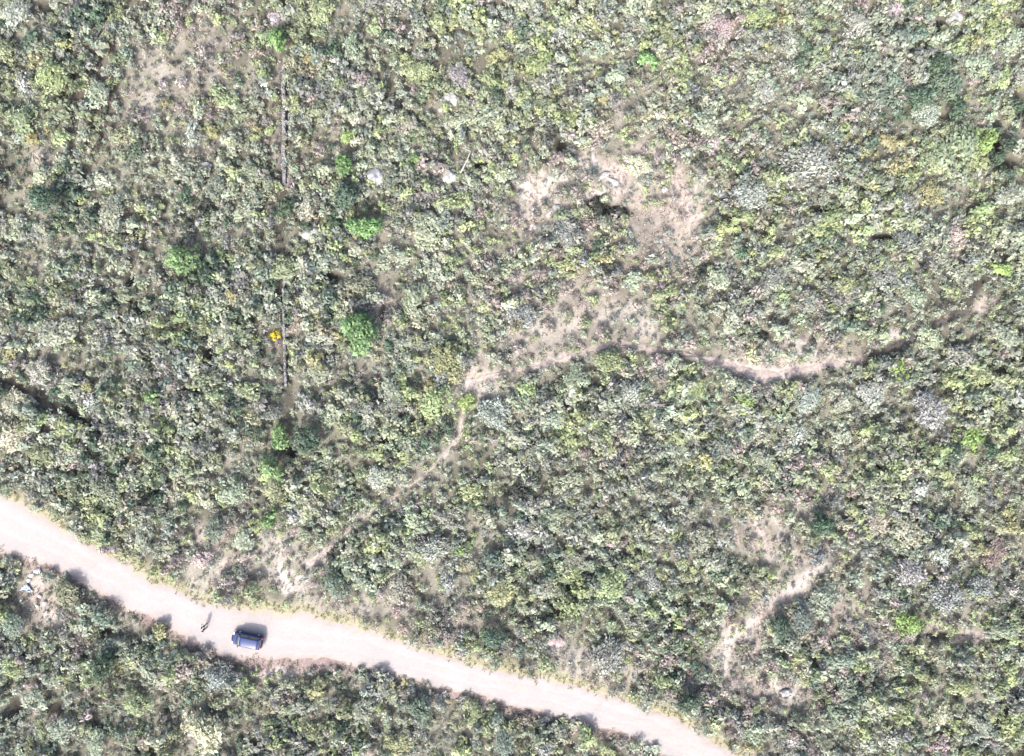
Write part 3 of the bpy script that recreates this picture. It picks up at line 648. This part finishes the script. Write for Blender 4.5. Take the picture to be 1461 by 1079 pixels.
kind_i = (pw.cumsum(1) > rng.random(xs.size)[:, None]).argmax(1)
extra = [(W(a, b, .5), r * S, 'y' if k == 'B' else 'k' if k == 'b' else k) for a, b, r, k in SMALL]
xs = np.r_[xs, [e[0].x for e in extra]]; ys = np.r_[ys, [e[0].y for e in extra]]; zs = height(xs, ys)
rad = np.r_[rad, [e[1] for e in extra]]; hgt = np.r_[hgt, [e[1] * 1.0 for e in extra]]
kind_i = np.r_[kind_i, [KEYS.index(e[2]) for e in extra]].astype(int)
TPL = {False: [], True: []}
g = np.random.default_rng(9)
for i in range(20):
    q, c, cen, rl = leaf_quads(g, int(g.integers(6, 12)), 125, .135, spread=g.uniform(.55, .9))
    q2, c2 = twig_quads(g, 10, cen, rl, .03)
    TPL[False].append((np.concatenate([q, q2]), np.concatenate([c, c2])))
    q, c, cen, rl = leaf_quads(g, int(g.integers(6, 11)), 70, .125, spread=g.uniform(.55, .9))
    q2, c2 = twig_quads(g, 60, cen, rl, .042)
    TPL[True].append((np.concatenate([q, q2]), np.concatenate([c, c2 * 1.05])))
pal = np.array([KIND[k][0] for k in KEYS])
twiggy = np.array([k in TWIGGY for k in KEYS])[kind_i]
tcol = pal[kind_i] * rng.lognormal(0, .10, (xs.size, 1)) * rng.normal(1, .025, (xs.size, 3))
pick = rng.integers(20, size=xs.size); rot = rng.uniform(0, 2 * math.pi, xs.size)
Q, Cc = [], []
for tw in (False, True):
    for t in range(20):
        idx = np.nonzero((twiggy == tw) & (pick == t))[0]
        if not len(idx): continue
        q, c = TPL[tw][t]
        cs, sn = np.cos(rot[idx])[:, None, None], np.sin(rot[idx])[:, None, None]
        X = (q[None, ..., 0] * cs - q[None, ..., 1] * sn) * rad[idx][:, None, None] + xs[idx][:, None, None]
        Y = (q[None, ..., 0] * sn + q[None, ..., 1] * cs) * rad[idx][:, None, None] + ys[idx][:, None, None]
        Z = q[None, ..., 2] * hgt[idx][:, None, None] + zs[idx][:, None, None]
        Q.append(np.stack([X, Y, Z], -1).reshape(-1, 4, 3).astype(np.float32))
        Cc.append((c[None] * tcol[idx][:, None, :]).reshape(-1, 3).astype(np.float32))
scrub = obj("scrub", quad_mesh("scrub", np.concatenate(Q), np.concatenate(Cc), M_LEAF))
tag(scrub, "dense low grey and olive scrub filling the ground between the shrubs", "scrub", kind="stuff")
print("scrub faces", sum(map(len, Q)), "shrubs", len(xs))

# dry grass along the road, the trails and the bare patches
n = 170000
x = rng.uniform(-84, 84, n); y = rng.uniform(-65, 65, n)
e = road_edge(x, y); b = np.maximum(bare_mask(x, y), trail_mask(x, y) * .6)
pr = np.maximum.reduce([.7 * np.exp(-((e - .5) / .8) ** 2), .45 * b, .10 + .10 * sstep(-40, 30, x)])
k = (rng.random(n) < pr) & (e > -.35) & (trail_gap(x, y) > -.1) & (shade_dips(x, y, False) < .3) & (dist_poly(x, y, GULLY_SHADE) > .8) & (dist_poly(x, y, TRAIL_SHADE) > .5)
x, y, e, b = x[k], y[k], e[k], b[k]
m = 7
bx = np.repeat(x, m) + rng.normal(0, .05, len(x) * m); by = np.repeat(y, m) + rng.normal(0, .05, len(x) * m)
bz = height(bx, by)
a = rng.uniform(0, 2 * math.pi, len(bx)); L = rng.uniform(.14, .42, len(bx)); up = rng.uniform(.25, .9, len(bx)) * L
tip = np.c_[bx + np.cos(a) * L * .8, by + np.sin(a) * L * .8, bz + up]
mid = np.c_[bx + np.cos(a) * L * .4, by + np.sin(a) * L * .4, bz + up * .75]
sd = np.c_[-np.sin(a), np.cos(a), 0 * a] * rng.uniform(.025, .055, len(bx))[:, None]
q = np.stack([np.c_[bx, by, bz - .01], mid + sd, tip, mid - sd], 1)
up_side = (np.repeat(y, m) > np.interp(np.repeat(x, m), road_t[:, 0], road_t[:, 1]) - 1.5)[:, None]
gc = np.where(up_side & (np.repeat(e, m) < 2)[:, None], (.185, .180, .095), np.where((np.repeat(b, m) < .2)[:, None], (.150, .155, .115), np.where((np.repeat(vnoise(x, y, 5, 301), m) > .5)[:, None], (.195, .168, .148), (.185, .170, .128)))) * rng.lognormal(0, .25, (len(bx), 1)) * rng.normal(1, .06, (len(bx), 3))
grass = obj("dry_grass", quad_mesh("dry_grass", q, gc, M_LEAF))
tag(grass, "sparse dry yellowish grass along the road verges and bare soil", "grass", kind="stuff")

# ---------------------------------------------------------------- boulders and the ruined wall
def rock_mesh(seed, mat, flat=.65):
    bm = bmesh.new()
    bmesh.ops.create_icosphere(bm, subdivisions=4, radius=1)
    off = Vector((seed * 7.3, seed * 3.1, seed * 1.7))
    for v_ in bm.verts:
        p = v_.co.copy()
        d = 1 + .32 * mnoise.noise(p * 1.1 + off) + .12 * mnoise.noise(p * 2.7 + off) + .05 * mnoise.noise(p * 7 + off)
        q_ = p * d
        for nx, ny, nz in ((.8, .3, .5), (-.5, .7, .5), (0, -.8, .6), (.1, .1, 1)):   # broken faces
            nn = Vector((nx, ny, nz)).normalized(); s_ = q_.dot(nn)
            if s_ > .86: q_ -= nn * (s_ - .86) * .8
        v_.co = Vector((q_.x, q_.y, q_.z * flat))
    return bm_mesh("boulder", bm, mat)
def boulder(px, py, rx, ry, hgt_, mat, label, rz=0.0, seed=1):
    me = rock_mesh(seed, mat)
    o = obj("boulder", me)
    p = W(px, py, hgt_ * .5)
    o.location = (p.x, p.y, hz(p.x, p.y) + hgt_ * .3)
    o.scale = (rx * S * 1.1, ry * S * 1.1, hgt_ * 1.15)
    o.rotation_euler = (0, 0, rz)
    tag(o, label, "boulder", "boulders showing between the shrubs")
boulder(643, 141, 14, 10.5, 1.1, M_STONE, "biggest pale boulder, round and sunlit, in the upper middle scrub", .3, 1)
boulder(664, 145, 3.5, 8, .8, M_STONE, "narrow upright pale boulder right of the biggest boulder", .25, 2)
boulder(632, 156, 6, 3.5, .5, M_STONE, "small flat pale boulder below left of the biggest boulder", .1, 3)
boulder(537, 250, 12, 13, 1.2, M_STONE_BLUE, "blue-grey boulder among dark bushes left of the bare clearing", .2, 4)
boulder(641, 252, 9, 10, .9, M_STONE, "pale grey boulder beside the faint trail, left of the bare clearing", .6, 5)
boulder(443, 331, 13, 8, .9, M_STONE, "pale boulder by the ruined wall, halfway between its two lengths", .4, 6)
boulder(292, 236, 10, 4.5, .6, M_STONE, "long low pale boulder left of the upper ruined wall", 0, 7)
boulder(287, 318, 8, 8, .7, M_STONE_BLUE, "small mauve grey boulder left of the pale boulder by the wall", 0, 8)
boulder(1030, 275, 11, 7, .7, M_STONE_BLUE, "grey boulder at the right edge of the pink bare patch", .2, 9)
boulder(1362, 25, 11, 9, .8, M_STONE, "pale boulder near the top right corner", .5, 10)
boulder(792, 914, 10, 9, .6, M_STONE_PINK, "pink boulder above the dirt road", .2, 11)
boulder(755, 890, 5, 4, .5, M_STONE_PINK, "small pink boulder above left of the pink boulder", .2, 12)
boulder(238, 1045, 7, 8, .6, M_STONE_BLUE, "grey boulder left of the broad tan shrub at the bottom edge", .2, 13)
boulder(334, 136, 7, 6, .6, M_STONE_BLUE, "small grey boulder left of the upper ruined wall", .2, 14)
boulder(1378, 774, 9, 7, .5, M_STONE, "pale flat boulder on bare soil at the lower right", .4, 15)
boulder(948, 270, 5, 4, .5, M_STONE, "small pale boulder in the pink bare patch", .4, 16)
boulder(1122, 990, 8, 5, .5, M_STONE, "pale low boulder on the bare soil right of the worn track foot", .1, 17)

boulder(877, 260, 9, 3.5, .3, M_STONE, "long whitish rock ledge at the right side of the bare pale clearing", -.6, 18)
boulder(862, 250, 8, 4, .4, M_STONE, "small whitish rock at the top of the bare pale clearing", .5, 19)
boulder(789, 300, 11, 5, .4, M_STONE, "whitish flat rock at the left side of the bare pale clearing", .7, 20)
boulder(818, 314, 9, 6, .5, M_STONE, "whitish rock in the middle of the bare pale clearing", .1, 21)
boulder(760, 325, 9, 4, .35, M_STONE, "whitish flat rock at the lower left end of the bare pale clearing", .6, 22)

def ruined_wall(y0, y1, x_of, width, hmax, label, seed):
    n_ = int((y1 - y0) / 1.1)
    bm = bmesh.new(); rings = []
    rg = np.random.default_rng(seed)
    for i in range(n_ + 1):
        py = y0 + (y1 - y0) * i / n_
        c = W(x_of(py), py, hmax * .8)
        h_ = hmax * (.55 + .6 * vnoise(np.array([py * S]), np.array([0.]), 1.1, seed)[0])
        if vnoise(np.array([py * S]), np.array([3.]), 2.3, seed + 5)[0] > .72: h_ *= .35
        w_ = width * (.8 + .4 * rg.random()) / 2
        sh = rg.normal(0, .03)
        z0 = hz(c.x, c.y)
        prof = [(-w_ * 1.1, -.15), (-w_, h_ * .6), (-w_ * .85, h_ * rg.uniform(.9, 1.02)), (-w_ * .2, h_ * rg.uniform(.95, 1.1)), (w_ * .45, h_ * rg.uniform(.9, 1.06)), (w_ * .9, h_ * rg.uniform(.8, 1)), (w_, h_ * .55), (w_ * 1.1, -.15)]
        rings.append([bm.verts.new((c.x + a_ + sh, c.y, z0 + b_)) for a_, b_ in prof])
    for r0, r1 in zip(rings[:-1], rings[1:]):
        for j in range(7): bm.faces.new((r0[j], r0[j + 1], r1[j + 1], r1[j]))
    bm.faces.new(rings[0]); bm.faces.new(rings[-1][::-1])
    o = obj("ruined_wall", bm_mesh("ruined_wall", bm, M_WALL))
    tag(o, label, "wall", "lengths of one straight ruined wall")
ruined_wall(84, 262, lambda py: 404.5 - (py - 86) * .008, .52, .9, "upper length of the straight grey ruined wall, below the green tree", 3)
ruined_wall(396, 552, lambda py: 403.5 + (py - 408) * .03, .36, .7, "lower length of the straight grey ruined wall, beside the vivid yellow bush", 8)

# fallen pale branches
def branch(pts, r0, label):
    P3 = []
    for px, py, z in pts:
        p = W(px, py, z); P3.append((p.x, p.y, hz(p.x, p.y) + z))
    q_ = tube_quads(P3, np.linspace(r0, r0 * .35, len(P3)), 6)
    o = obj("fallen_branch", quad_mesh("fallen_branch", q_, np.ones((len(q_), 3)), M_DEAD))
    tag(o, label, "branch", "pale dead branches lying on the scrub")
M_DEAD = simple("dead_wood", (.16, .155, .145), .9, var=.25, scale=5)
branch([(655, 250, .4), (661, 240, .7), (667, 228, .9), (671, 217, 1.0)], .16, "pale fallen branch above the grey boulder by the faint trail")
branch([(222, 655, .3), (226, 668, .5), (229, 682, .4)], .17, "pale fallen branch just right of the lower end of the shaded gully")

# ---------------------------------------------------------------- rubbish by the roadside
M_SHEET = simple("blue_plastic", (.125, .15, .17), .4, var=.1, scale=3, color2=(.15, .175, .192))
M_BAG = simple("white_plastic", (.16, .152, .153), .5, var=.2, scale=5, color2=(.21, .203, .205))
def sheet():
    bm = bmesh.new(); n_ = 22; vs = {}
    A, B_, C_ = Vector((37, 832)), Vector((27, 843)), Vector((47, 846))
    for i in range(n_ + 1):
        for j in range(n_ + 1 - i):
            p = A + (B_ - A) * (i / n_) + (C_ - A) * (j / n_)
            w = W(p.x, p.y, .3)
            vs[i, j] = bm.verts.new((w.x, w.y, hz(w.x, w.y) + .28 + .16 * mnoise.noise(Vector((p.x * .35, p.y * .35, 2)))))
    for i in range(n_):
        for j in range(n_ - i):
            bm.faces.new((vs[i, j], vs[i + 1, j], vs[i, j + 1]))
            if j < n_ - i - 1: bm.faces.new((vs[i + 1, j], vs[i + 1, j + 1], vs[i, j + 1]))
    me = bm_mesh("plastic_sheet", bm, M_SHEET)
    o = obj("plastic_sheet", me); md = o.modifiers.new("thickness", 'SOLIDIFY'); md.thickness = .02
    tag(o, "pale blue crumpled plastic sheet below the left end of the road", "sheet")
sheet()
bags = [(53, 815, 5.5, 4, "largest white bag of rubbish, at the road edge above the blue sheet"), (44, 821, 4.5, 3, "white bag of rubbish just left of the largest white bag"), (40, 828, 3.5, 3.5, "white bag of rubbish directly above the blue sheet"),
        (56, 851, 3.5, 3, "white bag of rubbish right below the blue sheet"), (63, 861, 3, 4, "white bag of rubbish in the middle of the rubble line below the sheet"), (52, 864, 2.5, 5, "narrow white bag of rubbish left in the rubble line below the sheet"), (66, 875, 3, 2.5, "lowest white bag of rubbish below the blue sheet")]
for i, (px, py, rx, ry, lb) in enumerate(bags):
    o = obj("rubbish_bag", rock_mesh(20 + i, M_BAG, .6)); p = W(px, py, .2)
    o.location = (p.x, p.y, hz(p.x, p.y) + .12); o.scale = (rx * S, ry * S, .34); o.rotation_euler = (0, 0, i * .7)
    tag(o, lb, "rubbish", "white rubbish dumped by the roadside")

# ---------------------------------------------------------------- the car
M_PAINT = simple("blue_paint", (.011, .020, .063), .25, var=.05, scale=3, coat=.0)
M_PAINT.node_tree.nodes['Principled BSDF'].inputs['Specular IOR Level'].default_value = .3
M_GLASS = simple("dark_glass", (.02, .025, .03), .06, var=.1, scale=2, coat=1.0)
M_TYRE = simple("rubber", (.02, .02, .02), .85, var=.1)
M_RIM = simple("alloy", (.45, .45, .46), .35, metal=.9, var=.1)
M_BLACK = simple("black_trim", (.03, .03, .032), .6, var=.1)
M_LAMP = simple("lamp_glass", (.75, .76, .78), .15, var=.05, coat=1.0)
M_RED = simple("red_lamp", (.35, .02, .02), .25, var=.1, coat=.8)
def loft(rings, caps=True):
    bm = bmesh.new(); R = [[bm.verts.new(p) for p in r] for r in rings]
    for a_, b_ in zip(R[:-1], R[1:]):
        for j in range(len(a_) - 1): bm.faces.new((a_[j], a_[j + 1], b_[j + 1], b_[j]))
    if caps:
        bm.faces.new(R[0]); bm.faces.new(R[-1][::-1])
    return bm
def panel(name, pts, mat, parent, thick=.025, smooth=False):
    """a solid panel from a grid of points"""
    bm = bmesh.new(); R = [[bm.verts.new(p) for p in r] for r in pts]
    for a_, b_ in zip(R[:-1], R[1:]):
        for j in range(len(a_) - 1): bm.faces.new((a_[j], a_[j + 1], b_[j + 1], b_[j]))
    o = obj(name, bm_mesh(name, bm, mat, smooth=smooth), parent)
    md = o.modifiers.new("thickness", 'SOLIDIFY'); md.thickness = thick; md.offset = 0
    return o
def bar(name, pts, r, mat, parent, n=6):
    q_ = tube_quads(pts, [r] * len(pts), n)
    me = quad_mesh(name, q_, np.ones((len(q_), 3)), mat)
    return obj(name, me, parent)
cw = W(352.5, 914.5, .85)
car = empty("parked_car", (cw.x, cw.y, hz(cw.x, cw.y) + .05), math.radians(180 - 11))
tag(car, "dark blue parked hatchback on the edge of the dirt road", "car")
st = [(2.16, .56, .36, .60, .62), (2.06, .74, .30, .72, .76), (1.7, .86, .25, .84, .90), (1.25, .90, .24, .93, 1.00), (.2, .905, .24, .95, 1.00), (-.9, .905, .24, .97, 1.01), (-1.6, .89, .25, .98, 1.02), (-1.98, .84, .28, .95, 1.0), (-2.12, .72, .36, .72, .78)]
rings = []
for x_, w_, zb, belt, top in st:
    half = [(w_ * .90, zb), (w_ * .985, zb + .14), (w_, .58 if belt > .7 else (zb + belt) / 2), (w_ * .975, belt), (w_ * .86, top - .01), (w_ * .45, top + .025), (0, top + .035)]
    ring = half + [(-a_, b_) for a_, b_ in half[-2::-1]]
    rings.append([(x_, a_, b_) for a_, b_ in ring] + [(x_, half[0][0], zb)])
body = obj("body", bm_mesh("body", loft(rings), M_PAINT, smooth=True), car)
md = body.modifiers.new("round", 'SUBSURF'); md.levels = 1; md.render_levels = 2
# greenhouse: waist outline below, roof outline above
def lerp3(a_, b_, t): return tuple(a_[i] * (1 - t) + b_[i] * t for i in range(3))
roof_z = 1.52
def span(x_, w_, z_, n_=7, bow=.0, zb=0.0):
    return [(x_ + bow * (1 - (2 * i / (n_ - 1) - 1) ** 2), w_ * (2 * i / (n_ - 1) - 1), z_ + zb * (1 - (2 * i / (n_ - 1) - 1) ** 2)) for i in range(n_)]
panel("windscreen", [span(1.38, .76, 1.0, bow=.12, zb=.03), span(1.05, .71, 1.25, bow=.10, zb=.03), span(.74, .65, 1.475, bow=.08, zb=.03)], M_GLASS, car, smooth=True)
panel("rear_window", [span(-1.95, .66, 1.08, bow=-.06), span(-1.82, .64, 1.28, bow=-.06), span(-1.62, .60, 1.47, bow=-.05, zb=.02)], M_GLASS, car, smooth=True)
for s_ in (1, -1):
    f0, f1 = (1.28, .80 * s_, 1.0), (.72, .65 * s_, 1.47)
    r0, r1 = (-1.9, .76 * s_, 1.05), (-1.58, .61 * s_, 1.47)
    for name, t0, t1 in (("side_window", .03, .46), ("side_window", .50, .95)):
        lo = [lerp3(f0, r0, t0 + (t1 - t0) * i / 4) for i in range(5)]; hi = [lerp3(f1, r1, t0 + (t1 - t0) * i / 4) for i in range(5)]
        panel(name, [lo, [lerp3(a_, b_, .5) for a_, b_ in zip(lo, hi)], hi], M_GLASS, car)
    bar("pillar", [f0, f1], .045, M_PAINT, car); bar("pillar", [lerp3(f0, r0, .48), lerp3(f1, r1, .48)], .05, M_BLACK, car); bar("pillar", [r0, r1], .07, M_PAINT, car)
    b_ = bmesh.new(); bmesh.ops.create_icosphere(b_, subdivisions=2, radius=1)
    bmesh.ops.transform(b_, matrix=Matrix.Translation((1.1, 1.0 * s_, 1.02)) @ Matrix.Diagonal((.09, .13, .075, 1)), verts=b_.verts)
    obj("wing_mirror", bm_mesh("wing_mirror", b_, M_PAINT, smooth=True), car)
    b_ = bmesh.new(); bmesh.ops.create_icosphere(b_, subdivisions=2, radius=1)
    bmesh.ops.transform(b_, matrix=Matrix.Translation((1.98, .60 * s_, .72)) @ Matrix.Diagonal((.16, .17, .085, 1)), verts=b_.verts)
    obj("headlight", bm_mesh("headlight", b_, M_LAMP, smooth=True), car)
    b_ = bmesh.new(); bmesh.ops.create_icosphere(b_, subdivisions=2, radius=1)
    bmesh.ops.transform(b_, matrix=Matrix.Translation((-2.0, .68 * s_, .86)) @ Matrix.Diagonal((.10, .13, .13, 1)), verts=b_.verts)
    obj("tail_light", bm_mesh("tail_light", b_, M_RED, smooth=True), car)
    for xw in (1.32, -1.32):
        wh = obj("wheel", bm_mesh("tyre", (lambda bb: (bmesh.ops.create_cone(bb, segments=28, radius1=.33, radius2=.33, depth=.22, cap_ends=True, matrix=Matrix.Translation((xw, .80 * s_, .32)) @ Matrix.Rotation(math.pi / 2, 4, 'X')), bb)[1])(bmesh.new()), M_TYRE), car)
        bb = bmesh.new(); bmesh.ops.create_cone(bb, segments=20, radius1=.2, radius2=.17, depth=.04, cap_ends=True, matrix=Matrix.Translation((xw, .917 * s_, .32)) @ Matrix.Rotation(-s_ * math.pi / 2, 4, 'X'))
        obj("rim", bm_mesh("rim", bb, M_RIM), wh)
roof_pts = []
for i in range(9):
    t = i / 8; x_ = .80 + (-1.72 - .80) * t
    roof_pts.append(span(x_, .655 - .03 * abs(2 * t - 1) ** 3, 1.485 + .045 * (1 - (2 * t - 1) ** 2), 9, bow=.06 * (1 - 2 * t), zb=.045))
panel("roof", roof_pts, M_PAINT, car, .04, smooth=True)
panel("bumper", [span(-2.13, .74, .45, bow=-.10), span(-2.16, .74, .62, bow=-.10)], M_BLACK, car, .06)
panel("bumper", [span(2.15, .62, .38, bow=.10), span(2.18, .62, .55, bow=.10)], M_BLACK, car, .06)

# ---------------------------------------------------------------- two people beside the road
M_SKIN = simple("skin", (.42, .27, .20), .55, var=.06, scale=8)
M_HAIR = simple("black_hair", (.012, .010, .010), .55, var=.2, scale=30)
M_SHIRT = simple("black_cloth", (.018, .017, .019), .9, var=.08, scale=14)
M_SHIRT2 = simple("dark_brown_cloth", (.035, .026, .024), .9, var=.08, scale=14)
M_TROUSER = simple("pale_grey_cloth", (.15, .142, .136), .9, var=.1, scale=14)
M_SHOE = simple("dark_shoe", (.04, .04, .045), .6, var=.1)
def person(px, py, rz, label, shirt, scale, arms):
    V, E, Rd = [], [], []
    def add(p, r, parent=None):
        V.append(p); Rd.append(r)
        if parent is not None: E.append((parent, len(V) - 1))
        return len(V) - 1
    pel = add((0, 0, .95), (.16, .12))
    wst = add((0, 0, 1.10), (.145, .105), pel); chs = add((0, 0, 1.30), (.175, .12), wst); shl = add((0, -.01, 1.42), (.12, .09), chs)
    nck = add((0, -.005, 1.50), (.055, .058), shl); hd0 = add((0, .01, 1.58), (.075, .085), nck); hd1 = add((0, .0, 1.66), (.078, .098), hd0); add((0, -.005, 1.72), (.055, .07), hd1)
    nose = add((0, .105, 1.615), (.014, .016), hd0)
    for s_ in (1, -1):
        ear = add((s_ * .088, -.005, 1.625), (.012, .022), hd1)
        sh = add((s_ * .19, -.005, 1.41), (.062, .062), shl)
        el_p, wr_p, dirn = arms(s_)
        el_ = add(el_p, (.044, .044), sh); wr = add(wr_p, (.030, .026), el_)
        d = Vector(dirn).normalized(); wv = Vector(wr_p)
        side = d.cross(Vector((0, 0, 1))).normalized() if abs(d.z) < .9 else Vector((0, 1, 0))
        pm = add(tuple(wv + d * .075), (.040, .020), wr)
        for f_, (off, ln) in enumerate(((-.030, .070), (-.010, .080), (.010, .075), (.030, .058))):
            a1 = wv + d * .105 + side * off; a2 = a1 + d * ln * .55 + Vector((0, 0, -.012)); a3 = a2 + d * ln * .40 + Vector((0, 0, -.022))
            i1 = add(tuple(a1), (.0095, .0095), pm); i2 = add(tuple(a2), (.0088, .0088), i1); add(tuple(a3), (.0075, .0075), i2)
        t1 = add(tuple(wv + d * .045 - side * .042), (.011, .011), pm); add(tuple(wv + d * .085 - side * .062), (.009, .009), t1)
        hip = add((s_ * .095, 0, .86), (.090, .095), pel); kn = add((s_ * .105, .015, .48), (.058, .062), hip); an = add((s_ * .11, -.01, .09), (.040, .045), kn)
        add((s_ * .115, -.05, .05), (.036, .034), an); add((s_ * .125, .13, .035), (.042, .028), an)
    me = bpy.data.meshes.new("person_cage"); me.from_pydata(V, E, [])
    tmp = bpy.data.objects.new("person_cage", me); col.objects.link(tmp)
    tmp.modifiers.new("skin", 'SKIN'); ss = tmp.modifiers.new("sub", 'SUBSURF'); ss.levels = 2; ss.render_levels = 2
    for i, r in enumerate(Rd): me.skin_vertices[0].data[i].radius = r
    me.skin_vertices[0].data[0].use_root = True
    dg = bpy.context.evaluated_depsgraph_get()
    bme = bpy.data.meshes.new_from_object(tmp.evaluated_get(dg), depsgraph=dg)
    bpy.data.objects.remove(tmp)
    bme.name = "person"
    bme.materials.clear()
    for m_ in (M_SKIN, shirt, M_TROUSER, M_SHOE): bme.materials.append(m_)
    for p in bme.polygons:
        c = p.center; p.use_smooth = True
        arm = abs(c.x) > .2 and c.z > .6
        p.material_index = 3 if c.z < .085 else 2 if c.z < .97 and not arm else 1 if c.z < 1.475 and not (arm and (c.z < 1.16 or c.y > .16)) else 0
    w = W(px, py)
    o = obj("person", bme); o.location = (w.x, w.y, hz(w.x, w.y) + .045); o.rotation_euler = (0, 0, rz); o.scale = (scale,) * 3
    tag(o, label, "person", "people standing on the road")
    bm = bmesh.new(); bmesh.ops.create_uvsphere(bm, u_segments=24, v_segments=16, radius=1)
    bmesh.ops.delete(bm, geom=[v_ for v_ in bm.verts if (v_.co.z < -.45) or (v_.co.y > .62 and v_.co.z < .25)], context='VERTS')
    for v_ in bm.verts:
        v_.co = Vector((v_.co.x * .098, v_.co.y * .118 - .012, 1.665 + v_.co.z * .105)) * (1 + .012 * mnoise.noise(v_.co * 6))
    h_ = obj("hair", bm_mesh("hair", bm, M_HAIR, smooth=True), o)
    md = h_.modifiers.new("thickness", 'SOLIDIFY'); md.thickness = .018
    for s_ in (1, -1):
        bm = bmesh.new(); bmesh.ops.create_icosphere(bm, subdivisions=2, radius=.011, matrix=Matrix.Translation((s_ * .032, .094, 1.64)))
        obj("eye", bm_mesh("eye", bm, M_HAIR, smooth=True), o)
    bm = bmesh.new(); bmesh.ops.create_icosphere(bm, subdivisions=2, radius=1, matrix=Matrix.Translation((0, .09, 1.565)) @ Matrix.Diagonal((.026, .008, .006, 1)))
    obj("mouth", bm_mesh("mouth", bm, M_RED, smooth=True), o)
hold = lambda s_: ((s_ * .25, .02, 1.14), (s_ * .10, .26, 1.16), (-s_ * .15, .95, -.05))
down = lambda s_: ((s_ * .25, -.03, 1.13), (s_ * .26, .06, .87), (0, .12, -1))
person(295.6, 890.0, math.radians(20), "person in a black top and pale trousers, farther onto the road", M_SHIRT, 1.0, hold)
person(296.0, 894.6, math.radians(75), "person in a dark brown top and pale trousers, nearer the lower road edge", M_SHIRT2, .97, down)
